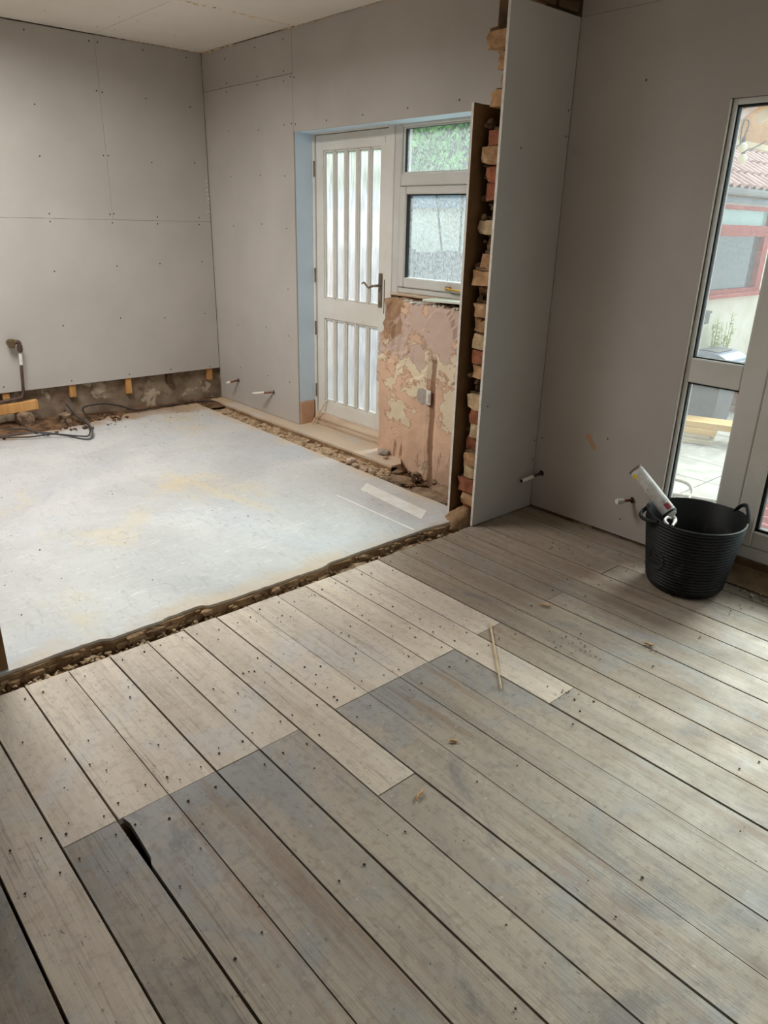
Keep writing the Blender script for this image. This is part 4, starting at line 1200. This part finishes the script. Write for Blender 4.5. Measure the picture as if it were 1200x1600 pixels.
# ---- cables
def cable(name, pts, r, mat, label, ends=None):
    o = pts[0]
    root = empty(name, o)
    tag(root, label, 'cable')
    P = smooth_path(pts, 6)
    MB().tube([p - Vector(o) for p in P], r, 6).build('sheath', mat, root, smooth=True)
    if ends:
        a, b = P[-2], P[-1]
        dd = (b - a).normalized()
        MB().tube([b - Vector(o), b + dd * 0.018 - Vector(o)], r * 0.9, 6).build('bare_end', ends, root)
    return root
z = SZ + 0.006
cable('electric_cable', [(-5.50, 1.05, z), (-5.478, 1.277, z), (-5.422, 1.518, z), (-5.249, 1.638, z), (-5.073, 1.709, z), (-5.045, 1.755, z + .005), (-5.16, 1.81, z + .03), (-5.36, 1.84, z + .05), (-5.56, 1.832, z + .06), (-5.66, 1.826, 0.16)], 0.006, 'cable', 'thick grey electric cable looping out over the slab below the left wall')
cable('electric_cable', [(-5.45, 1.02, z + .011), (-5.394, 1.253, z + .011), (-5.30, 1.43, z + .011), (-5.25, 1.56, z + .02), (-5.12, 1.70, z + .012), (-5.10, 1.76, z + .012), (-5.28, 1.83, z + .03), (-5.50, 1.825, z + .055), (-5.655, 1.815, 0.15)], 0.005, 'darkcable', 'thin dark cable lying in a loop beside the thicker grey one')
cable('electric_cable', [(-5.62, 1.30, z + .01), (-5.533, 1.456, z + .014), (-5.40, 1.50, z + .012), (-5.27, 1.533, z + .012)], 0.0045, 'cable', 'short grey cable tail with bare copper end pointing onto the slab', 'copper')
cable('electric_cable', [(-5.66, 1.80, 0.11), (-5.60, 1.77, z + .05), (-5.50, 1.745, z + .02), (-5.427, 1.747, z + .016), (-5.37, 1.735, z + .014)], 0.004, 'darkcable', 'stubby dark cable tail with a white end, inside the cable loop', 'whiteplastic')
cable('electric_cable', [(-5.50, 1.93, z + 0.02), (-5.60, 1.925, z + .04), (-5.66, 1.935, 0.10), (-5.665, 1.98, 0.115), (-5.655, 2.10, 0.115), (-5.63, 2.22, 0.085), (-5.60, 2.30, z + .02), (-5.58, 2.38, z + .012), (-5.60, 2.50, z + .01), (-5.61, 2.72, z + .008), (-5.60, 2.90, z + .006), (-5.52, 3.0, z + .006)], 0.006, 'darkcable', 'dark cable running along the foot of the left wall towards the corner')

# ---- pipe tails sticking out of the boards
def stub(wallpt, end, label, copper_len, cap_r=0.011, cap='whiteplastic', black=False):
    a, b = Vector(wallpt), Vector(end)
    root = empty('pipe_tail', a)
    tag(root, label, 'pipe')
    dd = b - a
    MB().tube([dd * 0.0, dd * copper_len], 0.0075, 10).build('tube', 'copper' if not black else 'pipe', root, smooth=True)
    MB().tube([dd * (copper_len - 0.05), dd], cap_r, 10).build('cap', cap, root, smooth=True)
    n = dd.normalized()
    MB().tube([n * 0.0005, n * 0.004], 0.016, 10).build('hole', 'screw', root)
    if black:
        MB().tube([dd, dd + n * 0.004], cap_r * 0.8, 8).build('bore', 'gasket', root)
    return root
stub((-5.373, YB, 0.227), (-5.405, 3.055, 0.208), 'slim pipe tail with white cap on the door wall beside the room corner', 0.75, 0.010)
stub((-4.835, YB, 0.222), (-4.955, 3.030, 0.205), 'white-sleeved copper pipe tail on the door wall, below the row of screws', 0.52, 0.011)
stub((-2.276, YR, 0.215), (-2.345 + 0.04, YR - 0.14, 0.190), 'white pipe tail in the dark corner where two grey boards meet', 0.5, 0.011, black=True)
stub((-1.715, YR, 0.222), (-1.752, YR - 0.085, 0.222), 'copper pipe tail with round white cap beside the black tub', 0.62, 0.014)

# ---- pale wooden strips
def strip(name, a, b, w_, h_, label):
    a, b = Vector(a), Vector(b)
    dd = b - a
    o = MB().tube([Vector((0, 0, 0)), dd * 0.5 + Vector((0, 0, 0.001)), dd], [w_, w_ * 0.9, w_ * 0.7], 5)
    ob = o.build(name, 'stick')
    ob.location = a
    tag(ob, label, 'stick')
strip('wooden_stick', (-1.603, 2.040, 0.0055), (-1.282, 1.728, 0.0045), 0.0042, 0.004, 'thin pale wooden stick lying across the floorboards')
strip('wooden_strip', (-4.444, 3.238, 0.035), (-4.352, 3.318, 0.232), 0.006, 0.006, 'thin white strip leaning against the foot of the white door')
# pale sheet on the sill of the low wall
sh = empty('tile_sheet', (-3.1, 3.255, 1.055))
tag(sh, 'pale green-white sheet lying on the broken sill under the window', 'sheet')
mb = MB().prism([(-0.150, -0.052), (-0.125, 0.040), (0.26, 0.042), (0.26, -0.062), (0.05, -0.06)], 'z', 0.0, 0.012)
mb.v = [(v[0], v[1], v[2] + 0.012 + 0.06 * (v[1] + 0.05) + 0.008 * sin(v[0] * 9)) for v in mb.v]
mb.build('panel', 'sheet', sh)
MB().rock((-0.05, 0, 0.004), 0.02, 3, 0.6).build('packing', 'chunkgrey', sh)
MB().rock((0.15, 0.0, 0.004), 0.022, 4, 0.6).build('packing', 'chunkgrey', sh)
# plaster lumps that can be told apart
for k, (x, y, zz, s, m_, lab) in enumerate([
        (-3.515, 3.155, SZ + 0.022, 0.040, 'chunkgrey', 'flat grey plaster lump propped at the foot of the stripped low wall'),
        (-3.435, 3.105, SZ + 0.014, 0.018, 'chunk', 'small pale plaster lump next to the grey one by the low wall'),
        (-3.585, 2.930, 0.012, 0.036, 'chunk', 'largest pale plaster lump in the rubble strip'),
        (-3.500, 2.895, 0.006, 0.026, 'chunk', 'rounded plaster lump in the rubble strip, next to the largest'),
        (-3.410, 2.890, 0.006, 0.030, 'chunk', 'plaster lump standing beside the dark end of the rubble strip'),
        (-3.340, 2.905, 0.006, 0.024, 'chunk', 'last small plaster lump before the dark broken pit')]):
    ob = MB().lump((0, 0, 0), (s, s * 0.8, s * 0.62), 31 + k, 0.35, 2, k * 0.9).build('plaster_lump', m_)
    ob.location = (x, y, zz)
    tag(ob, lab, 'rubble lump', 'plaster lumps')
# crumbs on the floor
mb = MB()
for (x, y, n_, sp) in [(-1.28, 2.18, 26, 0.07), (-1.55, 2.33, 6, 0.03), (-1.10, 2.38, 8, 0.03), (-1.13, 1.87, 14, 0.04), (-1.75, 2.85, 14, 0.08), (-1.9, 3.15, 10, 0.1), (-1.1, 3.1, 20, 0.12), (-0.95, 3.0, 14, 0.1)]:
    for k in range(n_):
        mb.rock((x + rnd.gauss(0, sp), min(3.2, y + rnd.gauss(0, sp * 0.6)), 0.003), rnd.uniform(.0015, .0048), rnd.random() * 999, 0.5)
for k in range(160):
    mb.rock((rnd.uniform(-2.2, 0.2), rnd.uniform(0.3, 3.1), 0.0025), rnd.uniform(.0012, .0028), rnd.random() * 999, 0.5)
o = stuff(mb.build('floor_crumbs', 'crumb'))
o['label'] = 'dark crumbs and grit lying on the floorboards'
mb = MB()
for k in range(60):
    mb.rock((rnd.uniform(-5.4, -2.6), rnd.uniform(0.5, 2.7), SZ + 0.002), rnd.uniform(.0015, .004), rnd.random() * 999, 0.6)
for k in range(40):
    mb.rock((-5.35 + rnd.gauss(0, .15), rnd.uniform(1.3, 2.9), SZ + 0.003), rnd.uniform(.002, .006), rnd.random() * 999, 0.6)
o = stuff(mb.build('slab_crumbs', 'crumb'))
o['label'] = 'dark crumbs scattered on the concrete slab'
def shaving(x, y, ang, L_, lab):
    ob = MB().tube(smooth_path([(-L_ / 2, 0, 0.003), (-L_ / 6, 0.006, 0.005), (L_ / 6, 0.002, 0.004), (L_ / 2, 0.010, 0.004)], 3), [0.002] * 2 + [0.0045] * 6 + [0.002] * 2, 6).build('wood_splinter', 'shaving')
    ob.location = (x, y, 0.001)
    ob.rotation_euler = (0, 0, ang)
    tag(ob, lab, 'splinter', 'wood splinters on the floorboards')
shaving(-1.105, 1.165, 1.9, 0.05, 'brown wood splinter lying on a grey floorboard just past a pale board end')
shaving(-1.20, 1.40, 0.8, 0.03, 'short curled brown splinter on the wide grey floorboards')
shaving(-1.105, 2.395, 0.2, 0.04, 'reddish splinter at a board joint in front of the tub')
shaving(-1.55, 2.335, 0.4, 0.045, 'pale splinter on the greyish boards behind the wooden stick')

# ================================================================== OUTDOORS
GZ = -0.15
gr = struct('ground')
MB().box(-14, 6, 3.53, 16, GZ - 0.2, GZ - 0.045).build('soil', 'ground', gr)
proto = None
for i in range(9):
    for j in range(11):
        if proto is None:
            proto = MB().box(-0.222, 0.222, -0.222, 0.222, -0.04, 0.0, 0.004).build('paving_slab', 'paving', gr)
            s_ = proto
        else:
            s_ = copy_obj(proto, gr)
        s_.location = (-4.1 + i * 0.45, 3.80 + j * 0.45, GZ + rnd.uniform(-.004, .004))
MB().box(-6.9, -4.35, 3.56, 5.0, GZ - 0.05, GZ).build('path_concrete', 'paving', gr)

# ---- low outbuilding with the red window
bl = empty('outbuilding', (-3.2, 7.2, GZ))
tag(bl, 'white rendered outbuilding with brown tiled roof and faded red window', 'building')
def L3(mb, ox=-3.2, oy=7.2, oz=GZ):
    mb.v = [(v[0] - ox, v[1] - oy, v[2] - oz) for v in mb.v]
    return mb
FX = -3.2
L3(MB().box(FX - 0.2, FX, 6.05, 7.88 - 1.36 + 0.0, GZ, 1.75).box(FX - 0.2, FX, 7.88, 9.6, GZ, 1.75).box(FX - 0.2, FX, 6.52, 7.88, GZ, 0.93).box(FX - 0.2, FX, 6.52, 7.88, 1.715, 1.75)).build('wall', 'whitewall', bl)
L3(MB().box(FX - 1.2, FX - 0.2, 9.4, 9.6, GZ, 1.75)).build('wall', 'whitewall', bl)
L3(MB().box(FX - 1.2, FX - 0.2, 6.05, 6.2, GZ, 1.75)).build('wall', 'whitewall', bl)
wfr = L3(MB().box(FX - .06, FX + .02, 7.82, 7.88, .95, 1.715).box(FX - .06, FX + .02, 6.52, 6.58, .95, 1.715).box(FX - .06, FX + .02, 6.58, 7.82, 1.68, 1.715)
         .box(FX - .06, FX + .02, 6.58, 7.82, 1.49, 1.55).box(FX - .06, FX + .02, 6.58, 7.82, .95, .985).box(FX - .04, FX + .03, 7.74, 7.80, .985, 1.49).box(FX - .04, FX + .03, 6.58, 7.74, 1.455, 1.49)).build('window_frame', 'redframe', bl)
L3(MB().box(FX - .03, FX - .02, 6.58, 7.82, 1.55, 1.68)).build('pane', 'paleglass', wfr)
L3(MB().box(FX - .03, FX - .02, 6.58, 7.76, .985, 1.46)).build('pane', 'darkglass', wfr)
L3(MB().box(FX - .02, FX + .07, 6.45, 7.95, .915, .95, .004)).build('window_sill', 'redframe', bl)
L3(MB().box(FX, FX + .025, 6.05, 9.6, 1.735, 1.80)).build('fascia', 'slate', bl)
gm = MB()
n = 8
vs = []
for y in (6.0, 9.6):
    for k in range(n + 1):
        a = pi + pi * k / n
        vs.append((FX + .075 + .05 * cos(a), y, 1.845 + .055 * sin(a)))
gm.add(vs, [(k, k + 1, n + 2 + k, n + 1 + k) for k in range(n)] )
L3(gm).build('gutter', 'gutter', bl)
roof = L3(MB().prism([(FX + .05, 1.835), (FX - 1.25, 2.612), (FX - 1.25, 2.552), (FX + .05, 1.775)], 'y', 6.0, 9.6)).build('roof', 'oldtimber', bl)
rsl = math.atan2(2.612 - 1.835, 1.30)
tp = None
for i in range(6):
    for j in range(22):
        if tp is None:
            mbt = MB()
            pr_ = []
            for k in range(9):
                t_ = k / 8
                pr_.append((0.15 * t_ - 0.075, 0.020 * sin(2 * pi * t_) + 0.012))
            vs = [(-0.15, p[0], p[1]) for p in pr_] + [(0.16, p[0], p[1] + 0.016) for p in pr_] + [(-0.15, p[0], p[1] - .012) for p in pr_] + [(0.16, p[0], p[1] + 0.004) for p in pr_]
            fs = [(k, k + 1, 10 + k, 9 + k) for k in range(8)] + [(18 + k, 27 + k, 28 + k, 19 + k) for k in range(8)] + [(9 + k, 10 + k, 28 + k, 27 + k) for k in range(8)] + [(k, 18 + k, 19 + k, k + 1) for k in range(8)]
            tp = mbt.add(vs, fs).build('roof_tile', 'tile', bl, smooth=True)
            s_ = tp
        else:
            s_ = copy_obj(tp, bl)
        along = 0.12 + i * 0.27
        s_.location = (0.06 - along * cos(rsl), 6.1 + j * 0.15 - 7.2, 1.84 + along * sin(rsl) - GZ + 0.02)
        s_.rotation_euler = (0, rsl, 0)

# ---- side garage seen through the window, fence in front, hedge above
ga = empty('garage', (-7.5, 6.0, GZ))
tag(ga, 'long white rendered garage wall with blue-grey fascia behind the grey fence', 'building')
mb = MB().box(-4.0, 2.9, 0.0, 0.2, 0.0, 1.80)
mb.build('wall', 'whitewall', ga)
MB().box(-4.05, 2.92, -0.06, 0.3, 1.80, 1.98).build('fascia', 'slate', ga)
fn = empty('garden_fence', (-6.2, 5.2, GZ))
tag(fn, 'weathered grey close-boarded fence with uneven tops outside the window', 'fence')
for k in range(46):
    x = -2.3 + k * 0.1
    hh = 1.40 + rnd.uniform(-.02, .02)
    if x < -0.1:
        hh -= 0.02
    MB().box(x, x + 0.095, -0.01 + 0.006 * (k % 2), 0.008 + 0.006 * (k % 2), 0.02, hh, 0.002).build('fence_board', 'greywood' if x > -0.45 else 'tanfence', fn)
for zr in (0.3, 1.1):
    MB().box(-2.3, 2.3, 0.016, 0.05, zr, zr + 0.07).build('rail', 'greywood', fn)
for x in (-2.2, -0.3, 1.6):
    MB().box(x, x + 0.08, 0.05, 0.13, 0, 1.35).build('post', 'greywood', fn)
for (xa, xb, lab) in ((-5.845, -5.14, 'dark cane leaning on the garage fascia, nearer the door'), (-5.47, -4.91, 'dark cane leaning on the garage fascia, nearer the brown board')):
    ob = MB().tube([(0, 0, 0), (xa - xb, 0.60, 0.53)], 0.012, 6).build('cane', 'darkcable')
    ob.location = (xb, 5.30, 1.255)
    tag(ob, lab, 'cane')
mb = MB()
bm = bmesh.new()
bmesh.ops.create_grid(bm, x_segments=60, y_segments=20, size=0.5)
for p in bm.verts:
    x, zz = p.co.x * 6.8 - 8.2, (p.co.y + 0.5) * 1.9 + 1.75
    p.co = Vector((x, 6.75 + 0.25 * N3(x * 1.2, zz * 1.2, 0) - 0.10 * (zz < 1.9), zz))
mb.bm(bm)
mb.box(-11.6, -4.8, 7.0, 7.9, 0, 3.4)
stuff(mb.build('hedge', 'leafdark', None, recalc=False))['label'] = 'green ivy hedge above the garage roof'
bpy.data.objects['hedge']['kind'] = 'stuff'
mb = MB()
for k in range(9000):
    x, zz = rnd.uniform(-11.5, -4.85), rnd.uniform(1.80, 3.5)
    y = 6.68 + 0.25 * N3(x * 1.2, zz * 1.2, 0) - abs(rnd.gauss(0, 0.07))
    s = rnd.uniform(0.025, 0.06)
    a, b_ = rnd.uniform(0, 6.28), rnd.uniform(-1, 1)
    u1 = Vector((cos(a), b_ * 0.5, sin(a))) * s
    w1 = Vector((-sin(a), rnd.uniform(-.6, .6), cos(a))) * s * 0.55
    c = Vector((x, y, zz))
    mb.add([c - u1, c + w1, c + u1, c - w1], [(0, 1, 2, 3)])
stuff(mb.build('foliage', 'leaf', bpy.data.objects['hedge'], recalc=False))

# ---- covered porch: plywood side and rafters
po = empty('porch_roof', (-2.3, 5.0, 1.9))
tag(po, 'unfinished timber porch roof with orange plywood side and pale rafters', 'porch')
MB().box(-0.02, 0.0, -0.75, 1.7, 0.115, 1.1).build('side_panel', 'ply', po)
MB().box(-0.005, 0.025, -0.75, 1.7, 0.085, 0.118).build('bottom_trim', 'rafter', po)
def beam(a, b_, w_, h_, mat, name):
    a, b_ = Vector(a), Vector(b_)
    dd = (b_ - a); n1 = dd.normalized(); s1 = n1.cross(Vector((0, 0, 1))).normalized(); u1 = s1.cross(n1)
    vs = [p + s1 * (w_ / 2 * i) + u1 * (h_ / 2 * j) for p in (a, b_) for (i, j) in ((-1, -1), (1, -1), (1, 1), (-1, 1))]
    return MB().add(vs, [(0, 1, 2, 3), (4, 7, 6, 5), (0, 4, 5, 1), (1, 5, 6, 2), (2, 6, 7, 3), (3, 7, 4, 0)]).build(name, mat, po)
beam((0.01, -0.40, 0.12), (0.03, 0.30, 0.44), 0.02, 0.035, 'pinkbatten', 'brace')
beam((0.06, 0.0, 0.235), (1.5, 0.25, 0.95), 0.05, 0.06, 'rafter', 'rafter')
beam((0.06, 1.2, 0.40), (1.5, 1.3, 0.95), 0.05, 0.06, 'rafter', 'rafter')
MB().box(-0.02, 0.07, -0.80, -0.70, -2.05, 1.1).build('post', 'rafter', po)
MB().box(-0.02, 0.07, 1.65, 1.75, -2.05, 1.1).build('post', 'rafter', po)
# festoon bulbs
cab = MB().tube(smooth_path([(-2.15, 4.45, 2.02), (-2.18, 4.62, 1.955), (-2.2, 4.76, 1.985), (-2.19, 4.80, 2.09), (-2.2, 4.75, 2.10), (-2.21, 4.77, 1.995), (-2.2, 4.81, 1.955), (-2.2, 4.9, 1.96), (-2.2, 5.1, 2.02)]), 0.004, 5).build('festoon_cable', 'darkcable')
tag(cab, 'thin dark festoon cable looped below the porch roof', 'cable')
for (y, zz, lab) in ((4.790, 1.965, 'upper round frosted bulb hanging on the porch cable'), (4.818, 1.905, 'lower round frosted bulb hanging on the porch cable')):
    rt = empty('festoon_bulb', (-2.2, y, zz))
    tag(rt, lab, 'bulb', 'festoon bulbs')
    bm = bmesh.new()
    bmesh.ops.create_uvsphere(bm, u_segments=16, v_segments=10, radius=0.028)
    MB().bm(bm).build('globe', 'bulb', rt, smooth=True)
    MB().tube([(0, 0, 0.024), (0, 0, 0.052)], 0.012, 8).build('holder', 'darkcable', rt)

# ---- wheelie bin
bn = empty('wheelie_bin', (-2.93, 6.60, GZ))
tag(bn, 'grey bin with blue-grey curved lid on the patio under the red window', 'bin')
def taper(x, y, z0, z1, k):
    return [(-x * k, -y * k, z0), (x * k, -y * k, z0), (x * k, y * k, z0), (-x * k, y * k, z0), (-x, -y, z1), (x, -y, z1), (x, y, z1), (-x, y, z1)]
MB().add(taper(.185, .18, .02, .54, .84), [(0, 3, 2, 1), (4, 5, 6, 7), (0, 1, 5, 4), (1, 2, 6, 5), (2, 3, 7, 6), (3, 0, 4, 7)]).build('body', 'bin', bn)
lid = MB()
arch = [(0.215 * cos(pi * k / 10), 0.575 + 0.085 * sin(pi * k / 10)) for k in range(11)]
lid.prism([(0.215, 0.54)] + arch + [(-0.215, 0.54)], 'y', -.20, .20)
lido = lid.build('lid', 'binlid', bn)
MB().prism([(0.09, 0.655), (0.0, 0.664), (-0.09, 0.656), (-0.09, 0.662), (0.0, 0.670), (0.09, 0.661)], 'y', -.16, .13).build('lid_panel', 'bin', bn)
MB().tube(smooth_path([(0.222, -0.10, 0.56), (0.245, -0.08, 0.58), (0.245, 0.08, 0.58), (0.222, 0.10, 0.56)]), 0.010, 6).build('lid_handle', 'bin', bn)
for yy in (-0.15, 0.15):
    MB().tube([(-0.15, yy - .02, 0.05), (-0.15, yy + .02, 0.05)], 0.05, 12).build('wheel', 'gasket', bn)

# ---- timber stack on the patio
tz = GZ
for k, (L_, w_, h_, y, x, mt, lab) in enumerate([
        (0.62, 0.20, 0.035, 5.98, -2.86, 'greyplank', 'weathered grey plank, lowest of the timber stack outside'),
        (0.60, 0.16, 0.030, 5.99, -2.88, 'greyplank', 'weathered pale plank, second from below in the timber stack outside'),
        (0.62, 0.16, 0.050, 6.02, -2.86, 'plank', 'yellow timber under the top board of the stack outside'),
        (0.78, 0.22, 0.050, 6.10, -2.80, 'plank', 'wide yellow board, topmost of the timber stack outside')]):
    ob = MB().box(-L_ / 2, L_ / 2, -w_ / 2, w_ / 2, 0, h_, .003).build('timber_plank', mt)
    ob.location = (x + 0.05, y - 0.14, tz)
    ob.rotation_euler = (0, 0, 0.35)
    tag(ob, lab, 'timber', 'timber stack on the patio')
    tz += h_ + 0.0005
# ---- brick planter and red crate
bp_ = empty('brick_pier', (-2.96, 7.42, GZ))
tag(bp_, 'low orange brick pier on the patio behind the timber stack', 'pier')
for k in range(5):
    for j in range(2):
        MB().box(-0.10, 0.10, -0.22 + j * 0.222, -0.005 + j * 0.222, 0.075 * k, 0.075 * k + 0.066, .004).build('brick', 'brick_red' if (k + j) % 3 else 'brick_tan', bp_)
rcx = empty('crate', (-1.40, 4.42, GZ))
tag(rcx, 'small red slatted crate on the patio beyond the glazed door', 'crate')
for k in range(4):
    MB().box(-0.14, 0.14, -0.105, -0.095, 0.01 + k * .05, .048 + k * .05, .002).build('slat', 'redplastic', rcx)
    MB().box(-0.14, 0.14, 0.095, 0.105, 0.01 + k * .05, .048 + k * .05, .002).build('slat', 'redplastic', rcx)
    MB().box(0.135, 0.145, -0.095, 0.095, 0.01 + k * .05, .048 + k * .05, .002).build('slat', 'redplastic', rcx)
    MB().box(-0.145, -0.135, -0.095, 0.095, 0.01 + k * .05, .048 + k * .05, .002).build('slat', 'redplastic', rcx)
MB().box(-0.14, 0.14, -0.10, 0.10, 0.0, 0.01).build('base', 'redplastic', rcx)
# ---- hose
for k, (pts, lab) in enumerate([
        ([(-2.3, 4.35, 0), (-2.05, 4.50, 0), (-1.85, 4.58, 0), (-1.6, 4.75, 0)], 'pale hose lying straight across the patio paving'),
        ([(-2.35, 4.75, 0), (-2.15, 4.78, 0), (-2.02, 4.62, 0), (-1.98, 4.48, 0)], 'pale hose end curling towards the glazed door'),
        ([(-2.2, 4.2, 0), (-2.0, 4.36, 0), (-1.85, 4.36, 0), (-1.7, 4.28, 0)], 'pale hose curve nearest the door sill outside')]):
    o0 = Vector(pts[0]) + Vector((0, 0, GZ + 0.012))
    ob = MB().tube([p - Vector(pts[0]) for p in smooth_path(pts, 5)], 0.009, 6).build('garden_hose', 'hose', None, smooth=True)
    ob.location = o0
    tag(ob, lab, 'hose')
# ---- weeds in front of the outbuilding
def weed(x, y, h_, n_, lab, seed):
    rr = random.Random(seed)
    rt = empty('weed_plant', (x, y, GZ))
    tag(rt, lab, 'plant')
    st, lf = MB(), MB()
    for k in range(n_):
        a = rr.uniform(0, 6.28); sp = rr.uniform(.01, .10 if h_ > 1 else .05); hh = h_ * rr.uniform(.6, 1.0)
        P = [(sp * cos(a) * t * t, sp * 1.4 * sin(a) * t * t, hh * t) for t in (0, .3, .6, .85, 1)]
        st.tube(P, [.006, .005, .004, .003, .002], 5)
        for j in range(26):
            t = rr.uniform(.15, 1)
            c = Vector((sp * cos(a) * t * t, sp * 1.4 * sin(a) * t * t, hh * t))
            b_ = rr.uniform(0, 6.28); s = rr.uniform(.04, .085) * (1.2 - .5 * t)
            u1 = Vector((cos(b_), sin(b_), rr.uniform(.1, .7))) * s
            w1 = Vector((-sin(b_), cos(b_), 0)) * s * .2
            lf.add([c, c + u1 * .5 + w1, c + u1, c + u1 * .5 - w1], [(0, 1, 2, 3)])
    st.build('stem', 'weed', rt)
    stuff(lf.build('foliage', 'weed', rt, recalc=False))
weed(-3.05, 7.05, 1.05, 9, 'tall feathery green weed under the end of the red window', 3)
weed(-3.10, 6.93, 0.92, 7, 'shorter bushy weed under the red window beside the grey meter box', 5)
ub = empty('meter_box', (-3.16, 6.74, 0.70))
tag(ub, 'small dark grey box fixed to the white wall beside a weed', 'box')
MB().box(-0.04, 0.03, -0.06, 0.06, 0.0, 0.10, .005).build('body', 'bin', ub)
MB().box(-0.04, 0.04, -0.07, 0.07, 0.095, 0.115, .003).build('lid', 'bin', ub)
